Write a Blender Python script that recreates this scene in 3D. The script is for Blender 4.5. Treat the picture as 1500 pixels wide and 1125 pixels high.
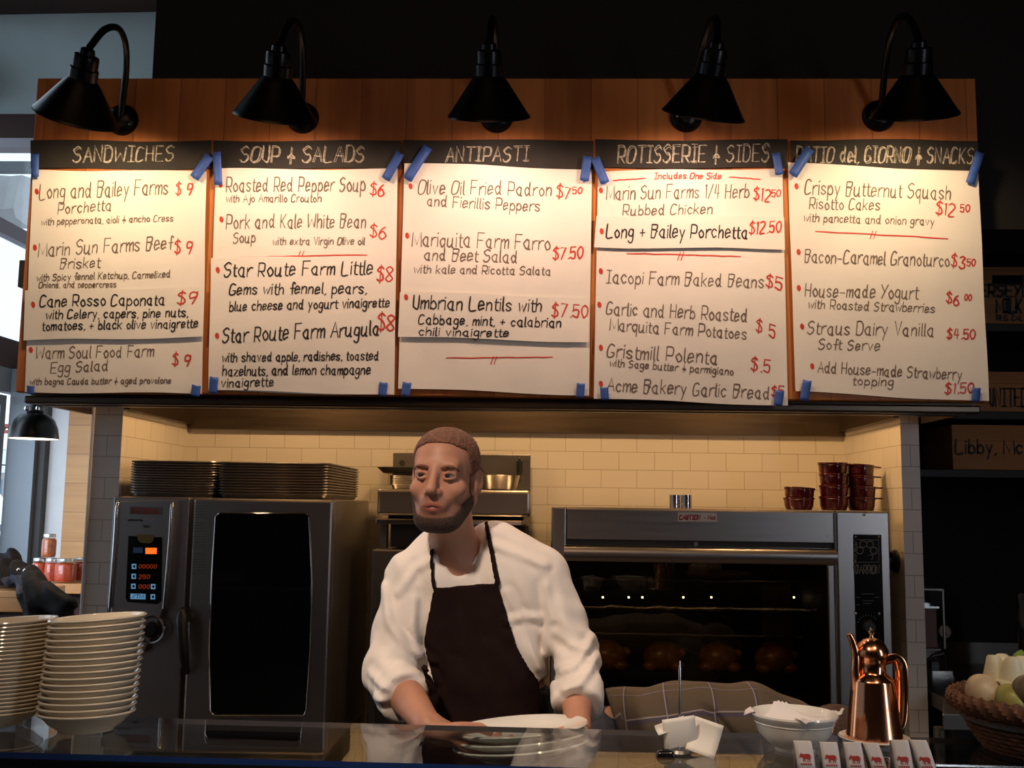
import bpy, bmesh, math, random
import numpy as np
from mathutils import Vector, Matrix
from math import sin, cos, pi, radians, atan2, sqrt
for o in list(bpy.data.objects): bpy.data.objects.remove(o)
SC = bpy.context.scene
COL = SC.collection
RND = random.Random(11)

# ---------------------------------------------------------------- camera
FPX, EYE = 1500.0, 1.6
_p, _y, _r = radians(6.8), radians(1.9), radians(0.8)
FWD = Vector((-sin(_y)*cos(_p), cos(_y)*cos(_p), sin(_p)))
_r0 = Vector((cos(_y), sin(_y), 0)); _u0 = _r0.cross(FWD)
RIGHT = cos(_r)*_r0 + sin(_r)*_u0; UP = -sin(_r)*_r0 + cos(_r)*_u0
cam = bpy.data.objects.new('camera', bpy.data.cameras.new('camera')); COL.objects.link(cam)
cam.data.sensor_width = 36.0; cam.data.lens = 36.0*FPX/1500.0; cam.data.clip_start = 0.05; cam.data.clip_end = 200
_m = Matrix((RIGHT, UP, -FWD)).transposed().to_4x4(); _m.translation = Vector((0, 0, EYE)); cam.matrix_world = _m
SC.camera = cam

def P(px, py, Y):
    """point at depth Y seen at photo position px, py (used to survey the place)"""
    d = FWD*FPX + RIGHT*(px-750) - UP*(py-562.5)
    t = Y/d.y
    return Vector((d.x*t, d.y*t, d.z*t+EYE))
def PZ(px, py, z):
    d = FWD*FPX + RIGHT*(px-750) - UP*(py-562.5)
    t = (z-EYE)/d.z
    return Vector((d.x*t, d.y*t, z))

# ---------------------------------------------------------------- world, lights, exposure
SC.view_settings.view_transform = 'Standard'; SC.view_settings.look = 'None'
SC.view_settings.exposure = 0.0; SC.view_settings.gamma = 1.0
SC.view_settings.use_curve_mapping = False
W = bpy.data.worlds.new('sky'); SC.world = W; W.use_nodes = True
_bg = W.node_tree.nodes['Background']
_bg.inputs[0].default_value = (0.72, 0.86, 1.0, 1); _bg.inputs[1].default_value = 1.7

def area(name, loc, aim, sx, sy, power, color, spread=180):
    l = bpy.data.lights.new(name, 'AREA'); l.shape = 'RECTANGLE'; l.size = sx; l.size_y = sy
    l.energy = power; l.color = color; l.spread = radians(spread)
    o = bpy.data.objects.new(name, l); COL.objects.link(o); o.location = loc
    o.rotation_euler = (Vector(aim)-Vector(loc)).to_track_quat('-Z', 'Y').to_euler()
    return o
DAY = (0.72, 0.84, 1.0); WARM = (1.0, 0.56, 0.23); LAMP = (1.0, 0.62, 0.33)
area('daylight_side_windows', (-2.9, 2.6, 2.0), (0.5, 2.9, 1.3), 4.6, 1.9, 5, DAY)
area('daylight_end_window', (2.66, 0.2, 1.95), (-0.8, 1.9, 1.2), 0.14, 1.7, 11, (0.84, 0.88, 1.0))
area('daylight_corner_window', (-3.06, 4.1, 1.9), (-2.2, 6.0, 1.5), 1.3, 1.3, 15, DAY, 100)
area('room_fill_light', (-0.3, -0.2, 3.7), (0.0, 2.6, 1.2), 2.4, 1.0, 9, (1.0, 0.58, 0.30))  # unseen warm fill added as low ambient light
_tl = bpy.data.lights.new('counter_fill_spot', 'SPOT'); _tl.energy = 270; _tl.color = (1.0, 0.78, 0.60); _tl.spot_size = radians(34); _tl.spot_blend = 0.8; _tl.shadow_soft_size = 0.12  # unseen spot added to brighten the cook
_to = bpy.data.objects.new('counter_fill_spot', _tl); COL.objects.link(_to); _to.location = (-1.1, 0.3, 3.6)
_to.rotation_euler = (Vector((-0.12, 2.35, 1.3))-Vector((-1.1, 0.3, 3.6))).to_track_quat('-Z', 'Y').to_euler()

for _a, _b, _e, _s in (((0.95, 0.2, 3.5), (0.70, 1.85, 1.2), 70, 36), ((-1.25, 0.1, 3.5), (-0.88, 1.85, 1.3), 34, 24)):  # two more unseen spots added to brighten the things on the counter
    _tl = bpy.data.lights.new('counter_fill_spot', 'SPOT'); _tl.energy = _e; _tl.color = (1.0, 0.76, 0.52); _tl.spot_size = radians(_s); _tl.spot_blend = 0.8; _tl.shadow_soft_size = 0.1
    _to = bpy.data.objects.new('counter_fill_spot', _tl); COL.objects.link(_to); _to.location = _a
    _to.rotation_euler = (Vector(_b)-Vector(_a)).to_track_quat('-Z', 'Y').to_euler()

# ---------------------------------------------------------------- materials
def nt(m): return m.node_tree.nodes, m.node_tree.links
def mat(name, col, rough=0.6, metal=0.0, spec=0.5, var=0.0, scale=8.0, bump=0.0, bscale=60.0, stretch=(1, 1, 1), emit=0.0, sheen=0.0, coat=0.0, sss=0.0, rvar=0.0):
    m = bpy.data.materials.new(name); m.use_nodes = True
    N, L = nt(m); b = N['Principled BSDF']
    c = (*col, 1)
    b.inputs['Base Color'].default_value = c; b.inputs['Roughness'].default_value = rough
    b.inputs['Metallic'].default_value = metal; b.inputs['Specular IOR Level'].default_value = spec
    b.inputs['Coat Weight'].default_value = coat
    if sheen: b.inputs['Sheen Weight'].default_value = sheen
    if sss:
        b.inputs['Subsurface Weight'].default_value = sss; b.inputs['Subsurface Radius'].default_value = (0.012, 0.005, 0.003)
    if emit:
        b.inputs['Emission Color'].default_value = c; b.inputs['Emission Strength'].default_value = emit
    tc = N.new('ShaderNodeTexCoord'); mp = N.new('ShaderNodeMapping'); mp.inputs['Scale'].default_value = stretch
    L.new(tc.outputs['Object'], mp.inputs['Vector'])
    nz = N.new('ShaderNodeTexNoise'); nz.inputs['Scale'].default_value = scale; nz.inputs['Detail'].default_value = 4
    L.new(mp.outputs['Vector'], nz.inputs['Vector'])
    if var:
        r = N.new('ShaderNodeValToRGB')
        r.color_ramp.elements[0].position = 0.3; r.color_ramp.elements[1].position = 0.7
        r.color_ramp.elements[0].color = (*[x*(1-var) for x in col], 1); r.color_ramp.elements[1].color = (*[min(1, x*(1+var)) for x in col], 1)
        L.new(nz.outputs['Fac'], r.inputs['Fac']); L.new(r.outputs['Color'], b.inputs['Base Color'])
    if rvar:
        mr = N.new('ShaderNodeMapRange'); mr.inputs[3].default_value = max(0.02, rough-rvar); mr.inputs[4].default_value = rough+rvar
        L.new(nz.outputs['Fac'], mr.inputs[0]); L.new(mr.outputs[0], b.inputs['Roughness'])
    if bump:
        n2 = N.new('ShaderNodeTexNoise'); n2.inputs['Scale'].default_value = bscale; n2.inputs['Detail'].default_value = 5
        L.new(mp.outputs['Vector'], n2.inputs['Vector'])
        bp = N.new('ShaderNodeBump'); bp.inputs['Strength'].default_value = bump; bp.inputs['Distance'].default_value = 0.01
        L.new(n2.outputs['Fac'], bp.inputs['Height']); L.new(bp.outputs['Normal'], b.inputs['Normal'])
    return m

def wood_mat(name, c1, c2, axis='Z', plank=0.14, knots=True, rough=0.5, wear=0.0):
    """boards running along an axis, with grain, per-board tone and knots"""
    m = bpy.data.materials.new(name); m.use_nodes = True
    N, L = nt(m); b = N['Principled BSDF']; b.inputs['Roughness'].default_value = rough
    tc = N.new('ShaderNodeTexCoord'); sp = N.new('ShaderNodeSeparateXYZ'); L.new(tc.outputs['Object'], sp.inputs[0])
    cross = {'Z': 'X', 'X': 'Z'}[axis]
    def mth(op, a, v=None):
        n = N.new('ShaderNodeMath'); n.operation = op
        if hasattr(a, 'is_output'): L.new(a, n.inputs[0])
        else: n.inputs[0].default_value = a
        if v is not None:
            if hasattr(v, 'is_output'): L.new(v, n.inputs[1])
            else: n.inputs[1].default_value = v
        return n.outputs[0]
    k = mth('DIVIDE', sp.outputs[cross], plank)
    cell = mth('FLOOR', k); fr = mth('FRACT', k)
    wn = N.new('ShaderNodeTexWhiteNoise'); wn.noise_dimensions = '1D'; L.new(cell, wn.inputs['W'])
    off = mth('MULTIPLY', wn.outputs['Value'], 37.0)
    cb = N.new('ShaderNodeCombineXYZ')
    L.new(mth('MULTIPLY', sp.outputs[cross], 26.0), cb.inputs[0]); L.new(mth('ADD', mth('MULTIPLY', sp.outputs[axis], 1.7), off), cb.inputs[1]); L.new(mth('MULTIPLY', sp.outputs['Y'], 8.0), cb.inputs[2])
    nz = N.new('ShaderNodeTexNoise'); nz.inputs['Scale'].default_value = 1.0; nz.inputs['Detail'].default_value = 6; nz.inputs['Distortion'].default_value = 0.6
    L.new(cb.outputs[0], nz.inputs['Vector'])
    mix = mth('ADD', mth('MULTIPLY', nz.outputs['Fac'], 0.75), mth('MULTIPLY', wn.outputs['Value'], 0.4))
    r = N.new('ShaderNodeValToRGB'); r.color_ramp.elements[0].position = 0.25; r.color_ramp.elements[1].position = 0.8
    r.color_ramp.elements[0].color = (*c1, 1); r.color_ramp.elements[1].color = (*c2, 1)
    L.new(mix, r.inputs['Fac'])
    dark = mth('GREATER_THAN', mth('ABSOLUTE', mth('SUBTRACT', fr, 0.5)), 0.488)
    dark = mth('MULTIPLY', dark, 0.6); fac = dark
    if knots:
        cb2 = N.new('ShaderNodeCombineXYZ'); L.new(mth('MULTIPLY', sp.outputs[cross], 7.0), cb2.inputs[0]); L.new(mth('ADD', mth('MULTIPLY', sp.outputs[axis], 4.2), off), cb2.inputs[1])
        vo = N.new('ShaderNodeTexVoronoi'); vo.inputs['Scale'].default_value = 1.0; L.new(cb2.outputs[0], vo.inputs['Vector'])
        kn = N.new('ShaderNodeMapRange'); kn.inputs[1].default_value = 0.16; kn.inputs[2].default_value = 0.05
        L.new(vo.outputs['Distance'], kn.inputs[0])
        sp2 = N.new('ShaderNodeSeparateColor'); L.new(vo.outputs['Color'], sp2.inputs[0])
        kk = mth('MULTIPLY', kn.outputs[0], mth('GREATER_THAN', sp2.outputs[0], 0.42))
        fac = mth('MAXIMUM', dark, kk)
    mx = N.new('ShaderNodeMix'); mx.data_type = 'RGBA'; L.new(mth('MULTIPLY', fac, 0.85), mx.inputs[0]); L.new(r.outputs['Color'], mx.inputs[6])
    mx.inputs[7].default_value = (c1[0]*0.18, c1[1]*0.15, c1[2]*0.12, 1)
    L.new(mx.outputs[2], b.inputs['Base Color'])
    bp = N.new('ShaderNodeBump'); bp.inputs['Strength'].default_value = 0.15; L.new(nz.outputs['Fac'], bp.inputs['Height']); L.new(bp.outputs['Normal'], b.inputs['Normal'])
    return m

def tile_mat(name, col, mortar, u='X', bw=0.152, bh=0.0765):
    m = bpy.data.materials.new(name); m.use_nodes = True
    N, L = nt(m); b = N['Principled BSDF']; b.inputs['Roughness'].default_value = 0.38
    tc = N.new('ShaderNodeTexCoord'); sp = N.new('ShaderNodeSeparateXYZ'); L.new(tc.outputs['Object'], sp.inputs[0])
    cb = N.new('ShaderNodeCombineXYZ'); L.new(sp.outputs[u], cb.inputs[0]); L.new(sp.outputs['Z'], cb.inputs[1])
    br = N.new('ShaderNodeTexBrick'); br.inputs['Scale'].default_value = 1; br.inputs['Brick Width'].default_value = bw; br.inputs['Row Height'].default_value = bh
    br.inputs['Mortar Size'].default_value = 0.0016; br.inputs['Mortar Smooth'].default_value = 0.3; br.inputs['Bias'].default_value = -0.2
    br.inputs['Color1'].default_value = (*col, 1); br.inputs['Color2'].default_value = (*[x*0.95 for x in col], 1); br.inputs['Mortar'].default_value = (*mortar, 1)
    L.new(cb.outputs[0], br.inputs['Vector'])
    L.new(br.outputs['Color'], b.inputs['Base Color'])
    bp = N.new('ShaderNodeBump'); bp.invert = True; bp.inputs['Strength'].default_value = 0.5; bp.inputs['Distance'].default_value = 0.003
    L.new(br.outputs['Fac'], bp.inputs['Height']); L.new(bp.outputs['Normal'], b.inputs['Normal'])
    return m

def pane_mat(name, tint=(1, 1, 1), ior=1.5, rough=0.0, boost=0.0):
    """thin glass: clear straight through, mirror by Fresnel"""
    m = bpy.data.materials.new(name); m.use_nodes = True
    N, L = nt(m); N.remove(N['Principled BSDF'])
    t = N.new('ShaderNodeBsdfTransparent'); t.inputs[0].default_value = (*tint, 1)
    g = N.new('ShaderNodeBsdfGlossy'); g.inputs['Roughness'].default_value = rough
    f = N.new('ShaderNodeFresnel'); ge = N.new('ShaderNodeNewGeometry'); mr = N.new('ShaderNodeMapRange')
    mr.inputs[3].default_value = ior; mr.inputs[4].default_value = 1/ior          # same mirror strength seen from inside the thin pane
    L.new(ge.outputs['Backfacing'], mr.inputs[0]); L.new(mr.outputs[0], f.inputs[0])
    x = N.new('ShaderNodeMixShader'); L.new(f.outputs[0], x.inputs[0]); L.new(t.outputs[0], x.inputs[1]); L.new(g.outputs[0], x.inputs[2])
    L.new(x.outputs[0], N['Material Output'].inputs[0])
    return m

M = {}
M['board'] = wood_mat('knotty pine boards', (0.30, 0.075, 0.013), (0.58, 0.19, 0.040), 'Z', 0.15)
M['panel'] = wood_mat('oak wall boards', (0.44, 0.19, 0.055), (0.64, 0.33, 0.11), 'X', 0.17, knots=False)
M['ledge'] = wood_mat('oak counter', (0.38, 0.15, 0.042), (0.54, 0.25, 0.08), 'X', 0.2, knots=False)
M['crate'] = wood_mat('old crate wood', (0.36, 0.16, 0.06), (0.58, 0.28, 0.11), 'X', 0.11, knots=False, rough=0.8)
M['paper'] = mat('white menu paper', (0.88, 0.84, 0.78), 0.75, var=0.04, scale=5, bump=0.25, bscale=7)
M['paper2'] = mat('receipt paper', (0.86, 0.82, 0.76), 0.7)
M['chalkboard'] = mat('black chalk paper', (0.022, 0.018, 0.016), 0.75, var=0.5, scale=6)
M['chalk'] = mat('white chalk', (0.42, 0.38, 0.31), 0.9, var=0.6, scale=110)
M['marker_grey'] = mat('dry black marker', (0.17, 0.12, 0.092), 0.7, var=0.35, scale=60)
M['marker_black'] = mat('fresh black marker', (0.018, 0.013, 0.012), 0.6)
M['marker_red'] = mat('red marker', (0.60, 0.040, 0.022), 0.6, var=0.2, scale=60)
M['tape'] = mat('blue painters tape', (0.045, 0.12, 0.46), 0.55, var=0.12, scale=40)
M['black_metal'] = mat('black enamelled metal', (0.0022, 0.0022, 0.0025), 0.30, 0.0, 0.3)
M['shade_inside'] = mat('white enamel inside shade', (0.8, 0.76, 0.68), 0.5)
M['steel'] = mat('brushed stainless steel', (0.46, 0.43, 0.41), 0.34, 1.0, rvar=0.08, scale=3, stretch=(1, 1, 60), bump=0.02, bscale=30)
M['steel_dark'] = mat('dull dark steel', (0.20, 0.19, 0.18), 0.42, 1.0, rvar=0.1, scale=5, stretch=(1, 1, 25))
M['steel_shiny'] = mat('polished steel', (0.62, 0.60, 0.57), 0.16, 1.0)
M['hood'] = mat('smoked hood steel', (0.15, 0.115, 0.085), 0.40, 1.0, rvar=0.1, scale=4, stretch=(1, 1, 20))
M['pan'] = mat('aluminium sheet pan', (0.34, 0.32, 0.30), 0.38, 1.0, var=0.25, scale=12)
M['chrome'] = mat('chrome', (0.75, 0.74, 0.72), 0.08, 1.0)
M['black_plastic'] = mat('black plastic', (0.010, 0.010, 0.011), 0.4)
M['display'] = mat('black glass display', (0.006, 0.006, 0.008), 0.12)
M['door_glass'] = mat('dark oven glass', (0.006, 0.007, 0.008), 0.05, 0, 0.5)
M['rotis_glass'] = pane_mat('tinted rotisserie glass', (0.72, 0.67, 0.58), 1.5)
M['oven_inside'] = mat('dark oven inside and gap shade', (0.020, 0.017, 0.015), 0.6, var=0.4, scale=9)
M['ceramic'] = mat('cream glazed china', (0.74, 0.66, 0.52), 0.10, 0, 0.6, coat=0.4)
M['china_white'] = mat('white china', (0.80, 0.78, 0.73), 0.10, 0, 0.6, coat=0.4)
M['red_glaze'] = mat('dark red glazed stoneware', (0.085, 0.0075, 0.0075), 0.14, 0, 0.6, coat=0.3, var=0.2, scale=20)
M['copper'] = mat('polished copper', (0.90, 0.42, 0.22), 0.17, 1.0, rvar=0.05, scale=12)
M['brass'] = mat('pale brass', (0.85, 0.66, 0.38), 0.18, 1.0)
M['tile_x'] = tile_mat('cream subway tile', (0.72, 0.67, 0.56), (0.50, 0.42, 0.30), 'X')
M['tile_y'] = tile_mat('cream subway tile side', (0.72, 0.67, 0.56), (0.50, 0.42, 0.30), 'Y')
M['tile_p'] = tile_mat('grout lined pillar tile', (0.66, 0.62, 0.57), (0.36, 0.32, 0.28), 'X')
M['black_wall'] = mat('black painted wall', (0.0045, 0.0035, 0.003), 0.8, var=0.3, scale=3)
M['dark_shelf'] = mat('black shelf', (0.012, 0.011, 0.010), 0.55)
M['white_wall'] = mat('white painted wall', (0.80, 0.80, 0.80), 0.8, var=0.03)
M['blue_wall'] = mat('grey blue painted wall', (0.50, 0.61, 0.62), 0.85, var=0.08, scale=2)
M['brown_beam'] = mat('dark brown beam', (0.050, 0.018, 0.014), 0.7, var=0.2, scale=4)
M['lavender'] = mat('pale grey window beam', (0.50, 0.48, 0.55), 0.6)
M['frame_grey'] = mat('grey window frame', (0.27, 0.30, 0.33), 0.5, 0.3)
M['frame_dark'] = mat('dark bronze frame strip', (0.05, 0.045, 0.04), 0.5, 0.4)
M['floor'] = mat('dark kitchen floor', (0.055, 0.040, 0.032), 0.5, var=0.3, scale=4)
M['pane'] = pane_mat('window glass', (0.97, 0.99, 1.0))
M['counter_glass'] = pane_mat('counter glass', (0.90, 0.93, 0.92), 1.52)
M['glass_edge_rear'] = mat('grey rear glass edge', (0.10, 0.09, 0.10), 0.3)
M['glass_edge'] = mat('blue green glass edge', (0.012, 0.035, 0.14), 0.2)
M['jar_glass'] = pane_mat('jar glass', (0.98, 0.97, 0.96), 1.45)
M['tomato'] = mat('tomato preserve', (0.46, 0.060, 0.018), 0.35, var=0.35, scale=60, sss=0.0)
M['lid'] = mat('jar lid tin', (0.62, 0.60, 0.58), 0.3, 0.9)
M['jacket'] = mat('black quilted jacket', (0.005, 0.0048, 0.006), 0.7, 0, 0.12, var=0.4, scale=14, bump=0.4, bscale=30)
M['lining'] = mat('grey jacket lining', (0.05, 0.047, 0.062), 0.6, 0, 0.15)
M['skin'] = mat('skin', (0.47, 0.225, 0.145), 0.5, 0, 0.4, var=0.10, scale=14, sss=0.10)
M['lips'] = mat('lips', (0.33, 0.10, 0.08), 0.4, 0, 0.4)
M['hair'] = mat('short brown hair', (0.17, 0.068, 0.038), 0.65, var=0.4, scale=120, bump=0.6, bscale=240)
M['beard'] = mat('dark brown beard', (0.055, 0.028, 0.018), 0.75, var=0.5, scale=200, bump=0.7, bscale=320)
M['eye'] = mat('eye white', (0.26, 0.21, 0.19), 0.3)
M['iris'] = mat('dark iris', (0.020, 0.020, 0.024), 0.2)
M['shirt'] = mat('white cotton twill', (0.80, 0.73, 0.68), 0.8, var=0.03, sheen=0.15, bump=0.12, bscale=420)
M['apron'] = mat('dark brown apron cloth', (0.013, 0.006, 0.0055), 0.85, 0, 0.1, var=0.2, scale=30, bump=0.12, bscale=380)
M['trousers'] = mat('black work trousers', (0.012, 0.012, 0.014), 0.85)
M['denim'] = mat('dark blue denim', (0.025, 0.035, 0.075), 0.85, var=0.3, scale=60)
M['shoe'] = mat('black shoe leather', (0.010, 0.009, 0.009), 0.4)
M['sticker'] = mat('white sticker', (0.70, 0.66, 0.62), 0.5)
M['sticker_red'] = mat('red sticker ink', (0.42, 0.02, 0.02), 0.5)
M['brand_red'] = mat('red brand ink', (0.45, 0.035, 0.035), 0.5)
M['plate_grey'] = mat('grey label print', (0.16, 0.15, 0.15), 0.5)
M['screen_orange'] = mat('orange lit screen', (1.0, 0.16, 0.015), 0.4, emit=1.1)
M['screen_red'] = mat('dim red digits', (0.45, 0.05, 0.01), 0.4, emit=0.22)
M['icon_blue'] = mat('pale blue lit icon', (0.14, 0.34, 0.55), 0.4, emit=0.55)
M['icon_navy'] = mat('dim blue lit icon', (0.02, 0.04, 0.09), 0.4, emit=0.3)
M['olive'] = mat('dull yellow sticker', (0.20, 0.16, 0.035), 0.5)
M['print_tan'] = mat('tan panel print', (0.20, 0.16, 0.11), 0.5)
M['bulb'] = mat('lit bulb', (1.0, 0.76, 0.48), 0.4, emit=10.0)
M['bulb_white'] = mat('lit white enamel', (1.0, 0.93, 0.82), 0.4, emit=1.3)
M['tag'] = mat('white tag card', (0.72, 0.68, 0.68), 0.7)
M['tag_red'] = mat('red horse print', (0.45, 0.035, 0.03), 0.7)
M['napkin'] = mat('white paper napkin', (0.80, 0.76, 0.76), 0.8)
M['wicker'] = mat('brown wicker', (0.14, 0.060, 0.030), 0.6, var=0.5, scale=50)
M['wicker_grey'] = mat('grey wicker band', (0.16, 0.16, 0.17), 0.6, var=0.3, scale=50)
M['bread'] = mat('pale onion skin', (0.66, 0.52, 0.34), 0.4, var=0.2, scale=20)
M['pear'] = mat('green yellow pear skin', (0.36, 0.34, 0.09), 0.4, var=0.2, scale=20)
M['fennel'] = mat('cream fennel flesh', (0.80, 0.74, 0.52), 0.45, var=0.08, scale=20)
M['leaf'] = mat('green stalk', (0.22, 0.34, 0.05), 0.5)
M['brown_fruit'] = mat('brown pear skin', (0.16, 0.12, 0.06), 0.4, var=0.3, scale=20)
M['dial'] = mat('cream dial face', (0.36, 0.32, 0.25), 0.5)
M['plum'] = mat('dull plum plastic', (0.10, 0.045, 0.04), 0.5)
M['chicken'] = mat('browned roast skin', (0.22, 0.085, 0.025), 0.35, var=0.4, scale=25)
M['foil'] = mat('crumpled bright metal', (0.66, 0.60, 0.50), 0.25, 1.0, bump=1.0, bscale=45)
M['out_white'] = mat('white canvas outside', (0.85, 0.87, 0.9), 0.8)
M['out_grey'] = mat('grey stone outside', (0.38, 0.37, 0.37), 0.9, var=0.1)
M['out_dark'] = mat('dark metal outside', (0.07, 0.08, 0.09), 0.6)
M['out_blue'] = mat('blue glass outside', (0.10, 0.22, 0.36), 0.2)
M['out_red'] = mat('red steel outside', (0.45, 0.10, 0.08), 0.6)
M['glint'] = mat('dark steel screw', (0.5, 0.48, 0.45), 0.3, 1.0)

def face_skin(org, HC, ux, fy, uz, HS):
    """skin with reddish lips and a soft stubble around the beard, in the frame of the head"""
    m = mat('face skin', (0.47, 0.225, 0.145), 0.5, 0, 0.4, var=0.10, scale=14, sss=0.10); N, L = nt(m); b = N['Principled BSDF']
    tc = N.new('ShaderNodeTexCoord')
    def mth(op, a, v=0.0, c=0.0):
        n = N.new('ShaderNodeMath'); n.operation = op
        for k, q in enumerate((a, v, c)):
            if hasattr(q, 'is_output'): L.new(q, n.inputs[k])
            else: n.inputs[k].default_value = q
        return n.outputs[0]
    def axis(v):
        d = N.new('ShaderNodeVectorMath'); d.operation = 'DOT_PRODUCT'; L.new(tc.outputs['Object'], d.inputs[0]); d.inputs[1].default_value = tuple(v/HS)
        return mth('ADD', d.outputs['Value'], (org-HC).dot(v)/HS)
    x, y, z = axis(ux), axis(fy), axis(uz)
    def blob(cx, cz, rx, rz, soft):
        e = mth('ADD', mth('POWER', mth('ABSOLUTE', mth('MULTIPLY_ADD', x, 1/rx, -cx/rx)), 2.0), mth('POWER', mth('ABSOLUTE', mth('MULTIPLY_ADD', z, 1/rz, -cz/rz)), 2.0))
        r = N.new('ShaderNodeMapRange'); r.inputs[1].default_value = 1+soft; r.inputs[2].default_value = 1-soft; L.new(e, r.inputs[0]); return r.outputs[0]
    front = mth('GREATER_THAN', y, 0.055); face = mth('GREATER_THAN', y, -0.002)
    cur = b.inputs['Base Color'].links[0].from_socket
    nz = N.new('ShaderNodeTexNoise'); nz.inputs['Scale'].default_value = 450; L.new(tc.outputs['Object'], nz.inputs['Vector'])
    grain = mth('MULTIPLY_ADD', nz.outputs['Fac'], 0.9, 0.15)
    low = N.new('ShaderNodeMapRange'); L.new(mth('SUBTRACT', z, mth('MULTIPLY', mth('ABSOLUTE', x), 0.75)), low.inputs[0]); low.inputs[1].default_value = -0.078; low.inputs[2].default_value = -0.125
    above = mth('GREATER_THAN', z, -0.126)
    for fac, col in ((mth('MULTIPLY', mth('MULTIPLY', mth('MULTIPLY', low.outputs[0], face), above), mth('MULTIPLY', grain, 0.9)), (0.085, 0.042, 0.027, 1)), (mth('MULTIPLY', mth('MULTIPLY', blob(0, -.0585, .036, .0085, .9), front), mth('MULTIPLY', grain, 0.55)), (0.10, 0.05, 0.032, 1)),
                     (mth('MULTIPLY', mth('MULTIPLY', blob(0, -.0745, .0245, .0105, .35), front), 0.75), (0.36, 0.095, 0.075, 1)), (mth('MULTIPLY', mth('MULTIPLY', blob(0, -.0738, .0205, .0022, .6), front), 0.9), (0.05, 0.012, 0.010, 1))):  # last mask paints the dark gap between the lips
        q = N.new('ShaderNodeMix'); q.data_type = 'RGBA'; L.new(fac, q.inputs[0]); L.new(cur, q.inputs[6]); q.inputs[7].default_value = col; cur = q.outputs[2]
    L.new(cur, b.inputs['Base Color'])
    return m
def plaid_mat():
    m = bpy.data.materials.new('olive plaid cotton'); m.use_nodes = True
    N, L = nt(m); b = N['Principled BSDF']; b.inputs['Roughness'].default_value = 0.85
    uv = N.new('ShaderNodeUVMap'); uv.uv_map = 'weave'; sp = N.new('ShaderNodeSeparateXYZ'); L.new(uv.outputs[0], sp.inputs[0])
    def stripe(src, period, off, w):
        a = N.new('ShaderNodeMath'); a.operation = 'MULTIPLY_ADD'; L.new(src, a.inputs[0]); a.inputs[1].default_value = 1/period; a.inputs[2].default_value = off
        f = N.new('ShaderNodeMath'); f.operation = 'FRACT'; L.new(a.outputs[0], f.inputs[0])
        g = N.new('ShaderNodeMath'); g.operation = 'LESS_THAN'; L.new(f.outputs[0], g.inputs[0]); g.inputs[1].default_value = w/period
        return g.outputs[0]
    cur = None
    nz = N.new('ShaderNodeTexNoise'); nz.inputs['Scale'].default_value = 700
    rp = N.new('ShaderNodeValToRGB'); rp.color_ramp.elements[0].color = (0.042, 0.030, 0.018, 1); rp.color_ramp.elements[1].color = (0.080, 0.058, 0.037, 1)
    L.new(nz.outputs['Fac'], rp.inputs['Fac']); cur = rp.outputs['Color']
    for src, per, off, w, col in ((0, .104, .18, .006, (.038, .031, .050, 1)), (1, .078, .3, .008, (.042, .032, .055, 1)), (0, .104, .20, .0026, (.21, .18, .18, 1)), (1, .078, .34, .0028, (.21, .18, .185, 1))):
        x = N.new('ShaderNodeMix'); x.data_type = 'RGBA'; L.new(stripe(sp.outputs[src], per, off, w), x.inputs[0]); L.new(cur, x.inputs[6]); x.inputs[7].default_value = col
        cur = x.outputs[2]
    L.new(cur, b.inputs['Base Color'])
    return m
M['plaid'] = plaid_mat()

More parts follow.
